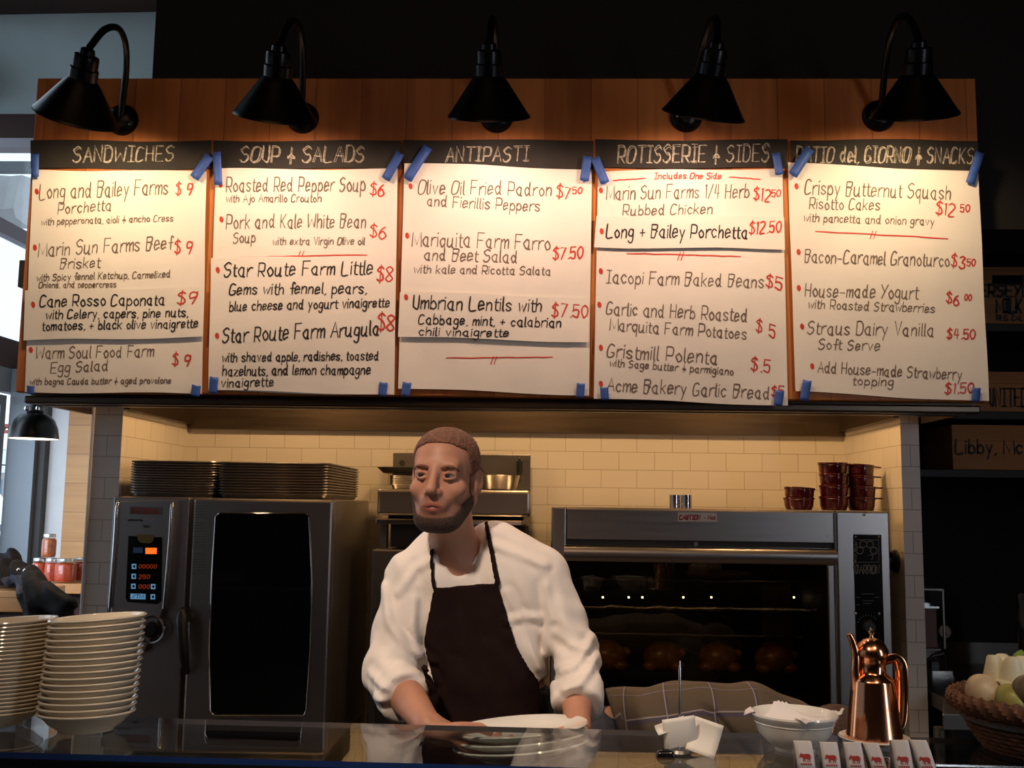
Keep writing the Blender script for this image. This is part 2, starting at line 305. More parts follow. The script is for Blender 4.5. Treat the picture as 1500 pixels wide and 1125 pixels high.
# ---------------------------------------------------------------- mesh helpers
class MB:
    def __init__(s): s.v = []; s.f = []; s.mi = []
    def add(s, vs, fs, mi=0):
        o = len(s.v); s.v += [tuple(x) for x in vs]; s.f += [tuple(i+o for i in f) for f in fs]; s.mi += [mi]*len(fs); return s
    def box(s, c, d, rot=None, mi=0):
        c = Vector(c); vs = []
        for k in range(8):
            q = Vector(((k & 1)-.5, ((k >> 1) & 1)-.5, ((k >> 2) & 1)-.5)); q = Vector((q.x*d[0], q.y*d[1], q.z*d[2]))
            vs.append((rot @ q if rot else q)+c)
        return s.add(vs, [(0, 2, 3, 1), (4, 5, 7, 6), (0, 1, 5, 4), (2, 6, 7, 3), (0, 4, 6, 2), (1, 3, 7, 5)], mi)
    def b2(s, lo, hi, mi=0):
        lo = Vector(lo); hi = Vector(hi); return s.box((lo+hi)/2, hi-lo, None, mi)
    def loft(s, loops, cap0=True, cap1=True, closed=True, mi=0):
        n = len(loops[0]); vs = [p for l in loops for p in l]; fs = []
        for i in range(len(loops)-1):
            for j in range(n if closed else n-1):
                a, b = i*n+j, i*n+(j+1) % n; fs.append((a, b, b+n, a+n))
        if cap0: fs.append(tuple(range(n-1, -1, -1)))
        if cap1: fs.append(tuple((len(loops)-1)*n+j for j in range(n)))
        return s.add(vs, fs, mi)
    def tube(s, path, r, n=10, cap=True, mi=0, flat=1.0):
        path = [Vector(p) for p in path]; loops = []; u = None
        for i, p in enumerate(path):
            t = (path[min(i+1, len(path)-1)]-path[max(i-1, 0)]).normalized()
            if u is None:
                u = t.orthogonal().normalized()
            u = (u-t*u.dot(t)).normalized(); w = t.cross(u)
            rr = r[i] if isinstance(r, (list, tuple)) else r
            loops.append([p+u*(cos(a)*rr)+w*(sin(a)*rr*flat) for a in (2*pi*k/n for k in range(n))])
        return s.loft(loops, cap, cap, mi=mi)
    def cyl(s, a, b, r0, r1=None, n=20, mi=0): return s.tube([a, b], [r0, r0 if r1 is None else r1], n, mi=mi)
    def lathe(s, prof, c=(0, 0, 0), n=32, rot=None, sx=1.0, sy=1.0, cap0=False, cap1=False, mi=0):
        c = Vector(c); loops = []
        for r, z in prof:
            l = []
            for k in range(n):
                q = Vector((r*cos(2*pi*k/n)*sx, r*sin(2*pi*k/n)*sy, z)); l.append((rot @ q if rot else q)+c)
            loops.append(l)
        return s.loft(loops, cap0, cap1, mi=mi)
    def ball(s, c, r, n=16, rot=None, mi=0):
        if not hasattr(r, '__len__'): r = (r, r, r)
        c = Vector(c); loops = []
        for i in range(n//2+1):
            t = pi*min(max(i/(n//2), 0.004), 0.996)-pi/2; l = []
            for k in range(n):
                q = Vector((r[0]*cos(t)*cos(2*pi*k/n), r[1]*cos(t)*sin(2*pi*k/n), r[2]*sin(t))); l.append((rot @ q if rot else q)+c)
            loops.append(l)
        return s.loft(loops, mi=mi)
    def prism(s, pts, ext, mi=0):
        """closed outline of 3-D points extruded by a vector"""
        e = Vector(ext); a = [Vector(p) for p in pts]; return s.loft([a, [p+e for p in a]], mi=mi)
    def build(s, name, m, parent=None, smooth=True, bevel=0.0, angle=40, seg=2, origin=None):
        me = bpy.data.meshes.new(name)
        if parent is not None: org = world_of(parent)
        elif origin is not None: org = Vector(origin)
        else:
            a = np.array(s.v); lo, hi = a.min(0), a.max(0); org = Vector(((lo[0]+hi[0])/2, (lo[1]+hi[1])/2, lo[2]))
        me.from_pydata([tuple(Vector(v)-org) for v in s.v], [], s.f)
        bm = bmesh.new(); bm.from_mesh(me); bmesh.ops.recalc_face_normals(bm, faces=bm.faces); bm.to_mesh(me); bm.free()
        ms = m if isinstance(m, (list, tuple)) else [m]
        for x in ms: me.materials.append(x)
        if len(ms) > 1: me.polygons.foreach_set('material_index', s.mi)
        if smooth:
            me.polygons.foreach_set('use_smooth', [True]*len(me.polygons)); me.set_sharp_from_angle(angle=radians(angle))
        o = bpy.data.objects.new(name, me); COL.objects.link(o)
        if parent is not None: o.parent = parent
        else: o.location = org
        if bevel:
            b = o.modifiers.new('bevel', 'BEVEL'); b.width = bevel; b.segments = seg; b.limit_method = 'ANGLE'; b.angle_limit = radians(35); b.harden_normals = False
        return o
def world_of(o):
    w = Vector((0, 0, 0))
    while o is not None: w = w+o.location; o = o.parent
    return w
def thing(name, label, cat, loc=(0, 0, 0), group=None):
    o = bpy.data.objects.new(name, None); COL.objects.link(o); o.location = loc; o.empty_display_size = 0.1
    return tag(o, label, cat, group)
def tag(o, label, cat, group=None, kind=None):
    o['label'] = label; o['category'] = cat
    if group: o['group'] = group
    if kind: o['kind'] = kind
    return o
def struct(o): o['kind'] = 'structure'; return o
def dup(o, parent=None):
    c = o.copy(); COL.objects.link(c)
    if parent is not None: c.parent = parent
    for ch in [x for x in KIDS.get(o.name, [])] or list(o.children): dup(ch, c)
    return c
KIDS = {}
def rrect(hw, hd, r, z, n=5, c=(0, 0)):
    """rounded rectangle loop in the XY plane"""
    out = []
    for (sx, sy, a0) in ((1, 1, 0), (-1, 1, pi/2), (-1, -1, pi), (1, -1, 3*pi/2)):
        for k in range(n+1):
            a = a0+pi/2*k/n; out.append(Vector((c[0]+sx*(hw-r)+r*cos(a), c[1]+sy*(hd-r)+r*sin(a), z)))
    return out
def smooth_path(pts, k=5):
    pts = [Vector(p) for p in pts]; out = []
    for i in range(len(pts)-1):
        p0 = pts[max(i-1, 0)]; p1 = pts[i]; p2 = pts[i+1]; p3 = pts[min(i+2, len(pts)-1)]
        for j in range(k):
            t = j/k; out.append(0.5*((2*p1)+(p2-p0)*t+(2*p0-5*p1+4*p2-p3)*t*t+(3*p1-p0-3*p2+p3)*t**3))
    out.append(pts[-1]); return out
ORD = ['top', 'second', 'third', 'fourth', 'fifth', 'sixth', 'seventh', 'eighth', 'ninth', 'tenth', 'eleventh', 'twelfth', 'thirteenth', 'fourteenth', 'fifteenth', 'sixteenth', 'seventeenth', 'eighteenth', 'nineteenth', 'twentieth', 'twenty-first', 'twenty-second', 'twenty-third', 'twenty-fourth', 'twenty-fifth', 'twenty-sixth', 'twenty-seventh', 'twenty-eighth']
def ordinal(k, n): return 'top' if k == 0 else ('bottom' if k == n-1 else ORD[k])
# ---------------------------------------------------------------- hand lettering (single-stroke letters)
# x,y pairs in hex; base line 3, x-height 8, capital height b; '-' = straight strokes; '.' = dot
G = {
'a': '47382806143345|4843 53', 'b': '0b03|06284644 2304', 'c': '4728061423 44', 'd': '4628061423 45|4b44 53', 'e': '0526463818060413 34 44',
'f': '4a3b2a 23|-0747', 'g': '4738180605143446|4842301001', 'h': '0b03|06284743', 'i': '-0803|.0a', 'j': '2821100 1|.2a', 'k': '0b03|-4805|-1643', 'l': '0b0413',
'm': '0803|06283733|36586763', 'n': '0803|06284743', 'o': '28061423444628', 'p': '0800|0628464423 04', 'q': '4728061423 45|4840', 'r': '0803|06284 8', 's': '4728071635442304',
't': '1a142333|-0838', 'u': '08042345|4843 53', 'v': '-082348', 'w': '-0813374368', 'x': '-0843|-4803', 'y': '-0824|-4810', 'z': '-08480343',
'A': '-033b63|-1656', 'B': '-0b03|0b4b5a480828|28574633 03', 'C': '5a3b1a0704133354', 'D': '-0b03|0b3b59553303', 'E': '-5b0b0353|-0747', 'F': '-0b03|0b5b|-0747', 'G': '5a3b1a07041333545 6|-3656',
'H': '-0b03|-5b53|-0757', 'I': '-2b23|-0b4b|-0343', 'J': '-3b|3b34231304', 'K': '-0b03|-5b06|-1753', 'L': '0b0353', 'M': '-030b447b83', 'N': '-030b535b', 'O': '3b1a07041333546 76a3b',
'P': '0b03|0b3b5a574606', 'Q': '3b1a07041333546 76a3b|-3562', 'R': '0b03|0b3b5a5746 06|-2653', 'S': '5a3b1a0927475533 1304', 'T': '-3b33|-0b6b', 'U': '0b05143345 4b', 'V': '-0b335b', 'W': '-0b1348738b', 'X': '-0b53|-5b03', 'Y': '-0b37|-6b13', 'Z': '-0b5b0353',
'0': '2b0906142345 492b', '1': '-0a1b13', '2': '0a2b4a480343', '3': '0a2b4a392746443313 04', '4': '-1b0646|-3b33', '5': '-4b0b07|0728474433 04', '6': '3b1907042345 462806', '7': '-0b4b13', '8': '4a2b0a0927454423040527494a', '9': '4a2b0a072748|4b4823',
'$': '4a2b092846 442304|-2c22', '.': '.13', ',': '-1302', '-': '-0646', '+': '-2824|-0646', '&': '-2b22|0645 462705', "'": '-0b09', '/': '-4b03', '~': '06172646', ' ': '',
'|': '-0b03',
}
ADV = {'i': 2.2, 'l': 2.6, 'm': 7.8, 'w': 7.6, 't': 4.2, 'f': 4.6, 'j': 3.4, '.': 2.2, ',': 2.4, ' ': 4.0, "'": 1.6, 'M': 9.0, 'W': 9.6, 'I': 5.6, '1': 3.2, 'O': 7.8, 'Q': 7.8, 'A': 7.6, 'T': 7.4, 'Y': 7.2, 'G': 7.2, '-': 6.0, 'r': 5.2}
def glyph(ch):
    out = []
    for st in G.get(ch, '').split('|'):
        st = st.replace(' ', '')
        if not st: continue
        if st[0] == '.': out.append(('.', [(int(st[1], 16), int(st[2], 16))])); continue
        kind = 's'
        if st[0] == '-': kind = '-'; st = st[1:]
        out.append((kind, [(int(st[i], 16), int(st[i+1], 16)) for i in range(0, len(st)-1, 2)]))
    return out
def spline2(p, k=4):
    if len(p) < 3: return p
    out = []; cl = p[0] == p[-1]
    for i in range(len(p)-1):
        p1, p2 = p[i], p[i+1]
        p0 = p[i-1] if i else (p[-2] if cl else p[0]); p3 = p[i+2] if i+2 < len(p) else (p[1] if cl else p[-1])
        for j in range(k):
            t = j/k
            out.append(tuple(0.5*(2*p1[a]+(p2[a]-p0[a])*t+(2*p0[a]-5*p1[a]+4*p2[a]-p3[a])*t*t+(3*p1[a]-p0[a]-3*p2[a]+p3[a])*t**3) for a in (0, 1)))
    out.append(p[-1]); return out
def layout(text, slant=0.12, jit=0.25, rnd=RND):
    """polylines with x in letter units, y from the base line (capital height = 8)"""
    x = 0; out = []
    for ch in text:
        dy = rnd.uniform(-jit, jit); sc = 1+rnd.uniform(-jit, jit)*0.2
        for kind, pts in glyph(ch):
            q = [(x+(a+rnd.uniform(-jit, jit)*0.5)*sc+slant*(b-3), (b-3)*sc+dy+rnd.uniform(-jit, jit)*0.4) for a, b in pts]
            if kind == '.': out.append([(q[0][0]-0.25, q[0][1]-0.2), (q[0][0]+0.25, q[0][1]+0.2)])
            else: out.append(spline2(q) if kind == 's' else q)
        w = max([a for _, pts in glyph(ch) for a, b in pts], default=0)
        x += ADV.get(ch, w+2.3)+rnd.uniform(-jit, jit)*0.6
    return out, max(x-2.0, 1)
def strokes2d(text, x0, y0, x1, y1, h, **kw):
    """place a line of lettering between two points (y down, pixels of the survey)"""
    pl, w = layout(text, **kw); out = []
    for p in pl:
        out.append([(x0+(x1-x0)*a/w, y0+(y1-y0)*a/w-b*h/8.0) for a, b in p])
    return out
def ribbon(mb, pl, width, to3d, mi=0):
    """flat stroke of a pen along a 2-D polyline"""
    q = [pl[0]]
    for p in pl[1:]:
        if abs(p[0]-q[-1][0])+abs(p[1]-q[-1][1]) > 1e-5: q.append(p)
    if len(q) < 2: q = [q[0], (q[0][0]+width*0.5, q[0][1])]
    n = len(q); vs = []
    for i, p in enumerate(q):
        a = q[max(i-1, 0)]; b = q[min(i+1, n-1)]; dx, dy = b[0]-a[0], b[1]-a[1]; l = math.hypot(dx, dy) or 1
        dx /= l; dy /= l; e = 0
        if i == 0: e = -0.35*width
        if i == n-1: e = 0.35*width
        w = width*0.5*(0.7 if i in (0, n-1) else 1)
        cx, cy = p[0]+dx*e, p[1]+dy*e
        vs.append(to3d(cx-dy*w, cy+dx*w)); vs.append(to3d(cx+dy*w, cy-dx*w))
    mb.add(vs, [(2*i, 2*i+1, 2*i+3, 2*i+2) for i in range(n-1)], mi)
def print_text(mb, text, x0, x1, zb, h, width, plane, jit=0.0, slant=0.0, mi=0):
    """printed lettering on any plane: plane(u, v) gives the 3-D point"""
    pl, w = layout(text, slant=slant, jit=jit)
    for p in pl: ribbon(mb, [(x0+(x1-x0)*a/w, zb+b*h/8.0) for a, b in p], width, plane, mi)
# ---------------------------------------------------------------- the setting
XL, XR, YB, YF, ZC = -3.15, 2.7, 4.4, -3.6, 4.9
def slab(name, lo, hi, m, kind=True, bevel=0):
    o = MB().b2(lo, hi).build(name, m, smooth=False, bevel=bevel)
    if kind: struct(o)
    return o
slab('floor', (-3.4, -3.8, -0.1), (3.0, 6.4, 0), M['floor'])
slab('ceiling', (-3.4, -3.8, ZC), (3.0, 6.4, ZC+0.1), M['black_wall'])
# kitchen niche: back wall, two tiled side walls with pillar fronts
NL, NR = -1.55, 1.27
slab('wall_back', (NL-0.1, YB, 0), (NR+0.1, YB+0.1, 2.6), M['tile_x'])
PL0, PR1 = -1.655, 1.335
def niche_side(name, x0, x1):
    mb = MB().b2((x0, 3.7, 0), (x1, YB, 2.6))
    mb.mi = [0, 0, 1, 0, 0, 0]
    mb.mi = [0]*6
    o = mb.build(name, [M['tile_y'], M['tile_p']], smooth=False); struct(o)
    for p in o.data.polygons:
        p.material_index = 1 if abs(p.normal.y) > 0.5 else 0
    return o
niche_side('wall_niche_left', PL0, NL); niche_side('wall_niche_right', NR, PR1)
struct(MB().cyl((PL0-0.004, 3.698, 0), (PL0-0.004, 3.698, 2.0), 0.006, n=8).build('trim_1', M['white_wall']))
# dark wall that carries the board, and the dark wall beyond the shelves
slab('wall_upper', (P(226, 60, 3.31).x, 3.31, 2.52), (2.7, 3.62, ZC), M['black_wall'])
slab('wall_shelving', (PR1, 4.45, 0), (XR, 4.55, ZC), M['black_wall'])
for lo, hi in (((XR, -3.6, 0), (XR+.1, -.15, ZC)), ((XR, .55, 0), (XR+.1, 6.2, ZC)), ((XR, -.15, 0), (XR+.1, .55, 1.0)), ((XR, -.15, 2.9), (XR+.1, .55, ZC))):
    slab('wall_right', lo, hi, M['brown_beam'])
# street side behind the viewer with two tall windows
slab('wall_street', (XL-.1, YF-0.1, 0), (XR+.1, YF, ZC), M['brown_beam'])
def window(name, x0, x1, y0, y1, z0, z1, axis, frame=None, bars=0):
    """glazed opening with its frame (structure); axis is the thin direction"""
    fr = frame or M['frame_grey']; t = 0.06; mb = MB()
    if axis == 'Y':
        mb.b2((x0, y0, z0), (x1, y1, z0+t)).b2((x0, y0, z1-t), (x1, y1, z1)).b2((x0, y0, z0+t), (x0+t, y1, z1-t)).b2((x1-t, y0, z0+t), (x1, y1, z1-t))
        pn = MB().b2((x0+t, (y0+y1)/2-.003, z0+t), (x1-t, (y0+y1)/2+.003, z1-t))
    else:
        mb.b2((x0, y0, z0), (x1, y1, z0+t)).b2((x0, y0, z1-t), (x1, y1, z1)).b2((x0, y0, z0+t), (x1, y0+t, z1-t)).b2((x0, y1-t, z0+t), (x1, y1, z1-t))
        pn = MB().b2(((x0+x1)/2-.003, y0+t, z0+t), ((x0+x1)/2+.003, y1-t, z1-t))
    o = struct(mb.build(name, fr, smooth=False)); pn.build('pane', M['pane'], o, smooth=False)
    return o
window('window_4', XR+.02, XR+.08, -.15, .55, 1.0, 2.9, 'X')
# side wall on the daylight side: low wall, three big windows, beams and clerestory above
def zl(py, px=20): return P(px, py, XL*1500/(px-800.0)).z
zf0, zf1 = zl(602), zl(584)                    # window head
slab('wall_left', (XL-0.1, YF, 0), (XL, 6.2, 0.95), M['white_wall'])
for i, (a, b) in enumerate(((3.0, 5.88),)):
    window('window_%d' % (5+i), XL-0.07, XL-0.01, a, b, 0.95, zf1, 'X', M['frame_grey'])
slab('trim_2', (XL-0.07, 3.0, zf1+.02), (XL+0.0, 6.2, zl(545)), M['frame_grey'])
z505, z545 = zl(505), zl(545)
slab('trim_3', (XL-0.06, 3.0, z545), (XL+0.01, 6.2, z505), M['brown_beam'])
z365, z345 = zl(365), zl(345)
cl = MB()
slab('wall_left_front', (XL-0.1, YF, 0.9), (XL, 3.0, ZC), M['brown_beam'])
for a, b in ((3.0, 4.5), (4.5, 6.1)): cl.b2((XL-0.035, a, z505), (XL-0.029, b, z365))
struct(cl.build('window_8', M['pane'], smooth=False))
slab('trim_4', (XL-0.06, 3.0, z365), (XL+0.0, 6.2, z345), M['lavender'])
z220, z205, z170 = zl(220), zl(205), zl(169)
struct(MB().b2((XL-0.035, 3.0, z345), (XL-0.029, 6.1, z220)).build('window_9', M['pane'], smooth=False))
slab('trim_5', (XL-0.06, 3.0, z220), (XL+0.02, 6.2, z205), M['lavender'])
slab('trim_6', (XL-0.1, 3.0, z205), (XL+0.02, 6.2, z170), M['brown_beam'])
slab('wall_left_upper', (XL-0.1, 5.25, z170), (XL, 6.2, ZC), M['blue_wall'])
window('window_10', XL-0.07, XL-0.01, 3.0, 5.25, z170, ZC, 'X', M['frame_grey'])  # unseen glazed opening added so sky light reaches the bulkhead
# far wall past the pillar: grey frame post, white strip, oak boards
YW = 6.0
xw = lambda px, py: P(px, py, YW).x
struct(MB().b2((XL, YW-.10, 0), (xw(60, 700), YW+.1, z545)).build('trim_7', M['frame_grey'], smooth=False))
struct(MB().b2((xw(60, 700), YW-.06, 0), (xw(70, 700), YW+.1, z545)).build('trim_8', M['frame_dark'], smooth=False))
slab('wall_far_white', (xw(70, 700), YW, 0), (xw(100, 700), YW+.1, z545), M['white_wall'])
slab('wall_far_boards', (xw(100, 700), YW-.04, 0), (-1.2, YW+.1, z545), M['panel'])
slab('wall_far_middle', (XL, YW, z545), (0.5, YW+.1, ZC), M['white_wall'])
# bulkhead across the passage: grey blue wall panel over a brown and a pale beam
YK = 5.3
kz = lambda py: P(20, py, YK).z
slab('wall_bulkhead', (XL, YK, kz(170)), (0.5, YK+.08, ZC), M['blue_wall'])
slab('trim_9', (XL, YK-.02, kz(205)), (0.5, YK+.10, kz(169)), M['brown_beam'])
slab('trim_11', (XL, YK-.03, kz(219)), (0.5, YK+.06, kz(205)), M['lavender'])
zt = P(120, 14, YK).z
_b = MB().prism([Vector((XL, YK-.3, kz(22))), Vector((0.5, YK-.3, kz(22)+.06)), Vector((0.5, YK-.3, kz(-60))), Vector((XL, YK-.3, kz(-60)))], (0, .3, 0)).build('trim_10', M['brown_beam'], smooth=False); struct(_b)
# outside, seen through the side windows
slab('ground_outside', (-40, -10, -0.6), (XL-0.15, 60, -0.5), M['out_grey'])

# ---------------------------------------------------------------- outside things
def out_thing():
    Yo = 13.0
    t = thing('market_tent', 'white pitched market tent outside the window', 'tent', (P(-12, 790, Yo).x, Yo, -0.5))
    c = world_of(t); zr = P(0, 768, Yo).z; zp = P(-18, 718, Yo).z
    w = P(30, 765, Yo).x-c.x
    MB().loft([[c+Vector((sx*w*f, sy*w*f, z-c.z)) for sx, sy in ((1, 1), (-1, 1), (-1, -1), (1, -1))] for f, z in ((1, zr-.25), (1, zr), (.45, zr+(zp-zr)*.45), (.04, zp))]).build('canopy', M['out_white'], t, smooth=False)
    for sx in (-1, 1):
        for sy in (-1, 1): MB().cyl(c+Vector((sx*w*.95, sy*w*.95, 0)), c+Vector((sx*w*.95, sy*w*.95, zr-c.z)), .03, n=8).build('leg', M['steel'], t)
    Yr = 8.3; a = P(-160, 800, Yr); b = P(38, 800, Yr); z1 = P(10, 772, Yr).z; z0 = P(10, 812, Yr).z
    r = thing('street_railing', 'ornate pale metal railing outside beyond the window', 'railing', (a.x, Yr, -0.5))
    mb = MB()
    mb.b2((a.x, Yr-.02, z1-.02), (b.x, Yr+.02, z1+.02)).b2((a.x, Yr-.015, z0), (b.x, Yr+.015, z0+.03))
    mb.build('rail', M['frame_grey'], r, smooth=False)
    sc = MB(); n = 22
    for k in range(n):
        x = a.x+(b.x-a.x)*(k+.5)/n; sc.tube([(x+.04*cos(q), Yr, (z0+z1)/2+.09*sin(q)) for q in np.linspace(0, 2*pi, 11)], .008, 5)
    sc.build('scrollwork', M['frame_grey'], r)
    po = MB(); 
    for k in range(3):
        x = a.x+(b.x-a.x)*k/2; po.b2((x-.03, Yr-.03, -0.5), (x+.03, Yr+.03, z1+.05))
    po.build('post_frame', M['frame_grey'], r, smooth=False)
    Yb = 19.0
    def bx(py0, py1, px0, px1, m, name, par, Y=Yb, d=.25): return MB().b2((P(px0, py1, Y).x, Y-d, P(10, py1, Y).z), (P(px1, py1, Y).x, Y, P(10, py0, Y).z)).build(name, m, par, smooth=False)
    g = thing('station_building', 'grey building with pale canopies and blue windows across the street outside', 'building', (P(-40, 800, Yb).x, Yb+1, -0.5))
    MB().b2((P(-300, 700, Yb+2).x, Yb, -0.5), (P(46, 700, Yb+2).x, Yb+2, P(10, 655, Yb).z)).build('wall', M['out_grey'], g, smooth=False)
    bx(662, 682, -300, 34, M['out_white'], 'canopy', g, d=1.2); bx(684, 694, -300, 34, M['out_white'], 'canopy', g, d=.8)
    for k in range(6):
        bx(702, 740, -60+k*17, -50+k*17, M['out_blue'], 'window', g, d=.06)
    bx(742, 760, -300, 36, M['out_dark'], 'base_band', g, d=.1)
    Yt = 16.0
    q = thing('steel_truss', 'red lattice steel truss spanning outside high in the window', 'truss', (P(-20, 640, Yt).x, Yt, P(0, 634, Yt).z))
    mb = MB(); x0 = P(-200, 630, Yt).x; x1 = P(40, 630, Yt).x; za = P(10, 624, Yt).z; zb = P(10, 632, Yt).z
    mb.b2((x0, Yt-.05, za-.02), (x1, Yt+.05, za+.03)).b2((x0, Yt-.05, zb-.03), (x1, Yt+.05, zb+.02))
    n = 40
    for k in range(n):
        xa = x0+(x1-x0)*k/n; xb = x0+(x1-x0)*(k+1)/n; mb.tube([(xa, Yt, za if k % 2 else zb), (xb, Yt, zb if k % 2 else za)], .018, 4)
    mb.b2((x0-.1, Yt-.1, -0.5), (x0+.1, Yt+.1, za)); mb.b2((x1-.05, Yt-.1, -0.5), (x1+.05, Yt+.1, za))
    mb.build('lattice', M['out_red'], q, smooth=False)
    # overhead canopy of the building outside with ribbed panels
    Yc = 7.2
    k = thing('awning_housing', 'grey curved awning housing outside behind the upper window', 'awning', (P(0, 300, Yc).x, Yc, P(0, 330, Yc).z))
    mb = MB(); za = P(20, 262, Yc).z; zb = P(20, 335, Yc).z; x0 = P(-200, 300, Yc).x; x1 = P(48, 300, Yc).x
    prof = [(0, zb), (-.22, zb+.02), (-.26, zb+.08), (-.24, (za+zb)/2), (-.18, za-.03), (0, za)]
    loops = []
    for i in range(15):
        x = x0+(x1-x0)*i/14
        s_ = 1-.12*(i % 2)
        loops.append([Vector((x, Yc+y*s_, z)) for y, z in prof])
    mb.loft(loops); mb.build('housing', M['out_grey'], k, angle=20)
    MB().b2((x0, Yc, -0.5), (x0+.1, Yc+.1, za)).build('post', M['out_dark'], k, smooth=False)
    MB().b2((x0, Yc+.0, P(20, 250, Yc).z), (x1, Yc+.08, P(20, 236, Yc).z)).build('dark_band', M['out_dark'], k, smooth=False)
    s = thing('cafe_stool', 'dark metal stool outside by the railing', 'stool', (P(20, 840, 7.6).x, 7.6, -0.5))
    b = world_of(s); zt = P(20, 808, 7.6).z
    MB().lathe([(0.01, zt-b.z-.03), (.13, zt-b.z-.03), (.14, zt-b.z), (.01, zt-b.z+.005)], b, 20).build('seat', M['out_dark'], s)
    for a in range(4):
        dx, dy = cos(a*pi/2+.6), sin(a*pi/2+.6); MB().cyl(b+Vector((dx*.19, dy*.19, 0)), b+Vector((dx*.1, dy*.1, zt-b.z-.02)), .012, n=8).build('leg', M['out_dark'], s)
    MB().tube(smooth_path([b+Vector((-.1, .1, zt-b.z)), b+Vector((-.12, .14, zt-b.z+.25)), b+Vector((0, .16, zt-b.z+.33)), b+Vector((.12, .14, zt-b.z+.25)), b+Vector((.1, .1, zt-b.z))]), .012, 8).build('backrest', M['out_dark'], s)
out_thing()
# ---------------------------------------------------------------- menu board, sheets, tape, lettering
YBD = 3.2
BX0, BX1, BZ0, BZ1 = -1.695, 1.372, 1.940, 2.988
bd = thing('menu_board', 'long knotty pine board carrying the five handwritten menu sheets', 'menu board', ((BX0+BX1)/2, YBD+.03, BZ0))
MB().b2((BX0, YBD, BZ0), (BX1, YBD+.045, BZ1)).build('board_panel', M['board'], bd, smooth=False, bevel=.004)
MB().b2((BX0+.05, YBD+.045, BZ1-.3), (BX1-.05, YBD+.07, BZ1-.2)).b2((BX0+.05, YBD+.045, BZ0+.15), (BX1-.05, YBD+.07, BZ0+.25)).build('back_batten', M['brown_beam'], bd, smooth=False)
cl = P(28, 400, YBD)
MB().b2((BX0-.02, YBD+.005, cl.z-.045), (BX0, YBD+.04, cl.z+.045)).build('side_clip', M['frame_dark'], bd, smooth=False, bevel=.003)

def wave(x, z):
    return 0.0022*(1+sin(x*9.0+z*4.0))+0.0018*(1+sin(z*13.0-x*5.0+1.0))+0.0010*(1+sin(x*31+z*17))
def on_board(px, py, off):
    p = P(px, py, YBD); p.y = YBD-off-wave(p.x, p.z); return p
def sheet(name, label, quad, off, m, nx=14, ny=18, curl=0.0, cat='menu sheet', group=None, flat=False):
    mb = MB(); vs = []
    for j in range(ny+1):
        v = j/ny
        for i in range(nx+1):
            u = i/nx
            px = (quad[0][0]*(1-u)+quad[1][0]*u)*(1-v)+(quad[3][0]*(1-u)+quad[2][0]*u)*v
            py = (quad[0][1]*(1-u)+quad[1][1]*u)*(1-v)+(quad[3][1]*(1-u)+quad[2][1]*u)*v
            py += 1.2*sin(u*7+quad[0][0])*(v > .99 or v < .01)
            p = on_board(px, py, off+curl*max(0, v-.8)**2*25*(0.4+0.6*sin(u*5+1)**2))
            if flat: p.y = YBD-off
            vs.append(p)
    w = nx+1
    mb.add(vs, [(j*w+i, j*w+i+1, (j+1)*w+i+1, (j+1)*w+i) for j in range(ny) for i in range(nx)])
    o = mb.build(name, m)
    return tag(o, label, cat, group)
def write(lines, off, par, m, width, name='written_line', rnd=RND):
    """each handwritten line, price, rule and bullet is a part of its own on the sheet"""
    for L_ in lines:
        mb = MB(); nm = name
        if L_[0] == 'rule':
            _, x0, y0, x1, y1, tx, ty = L_; nm = 'red_rule'
            pl = [[(x0+(x1-x0)*k/12, y0+(y1-y0)*k/12+rnd.uniform(-.5, .5)) for k in range(13)]]
            if tx: pl += [[(tx-3, ty+6), (tx+1, ty-5)], [(tx+2, ty+6), (tx+6, ty-5)]]
            w = 1.8
        elif L_[0] == 'dot':
            mb.add([on_board(L_[1]+3.0*cos(q)+.5*sin(q), L_[2]+4.6*sin(q), off+.0009) for q in [2*pi*k/12 for k in range(12)]], [tuple(range(12))])
            pl = []; nm = 'bullet'
        else:
            t, x0, y0, x1, y1, h = L_[:6]; w = width*(0.62+0.38*min(1.2, h/18.0)) if len(L_) < 7 else L_[6]
            pl = strokes2d(t, x0, y0, x1, y1, h, rnd=rnd)
        for p in pl: ribbon(mb, p, w*rnd.uniform(.85, 1.15), lambda a, b: on_board(a, b, off+.0009))
        mb.build(nm, m, par, smooth=False)

HEAD = [('SANDWICHES', (108, 238, 254, 236, 22), (47, 207, 311, 248)), ('SOUP & SALADS', (353, 238, 533, 238, 23), (314, 207, 588, 248)), ('ANTIPASTI', (653, 238, 773, 236, 21), (591, 206, 869, 248)),
        ('ROTISSERIE & SIDES', (904, 240, 1125, 237, 25), (872, 206, 1153, 247)), ('PATIO del, GIORNO & SNACKS', (1165, 238, 1424, 240, 23), (1157, 206, 1432, 249))]
for t, (x0, y0, x1, y1, h), (a, b, c, d) in HEAD:
    o = sheet('chalk_header', 'black paper header strip chalked %s' % t.replace(' del, ', ' '), [(a, b), (c, b), (c, d), (a, d)], .0015, M['chalkboard'], 10, 3, cat='header strip', group='chalk lettered header strips')
    write([(t, x0, y0, x1, y1, h, 1.7), (t, x0+1.5, y0+1, x1+1, y1+.5, h-1, 1.1)], .0015, o, M['chalk'], 2.6, 'chalk_lettering')

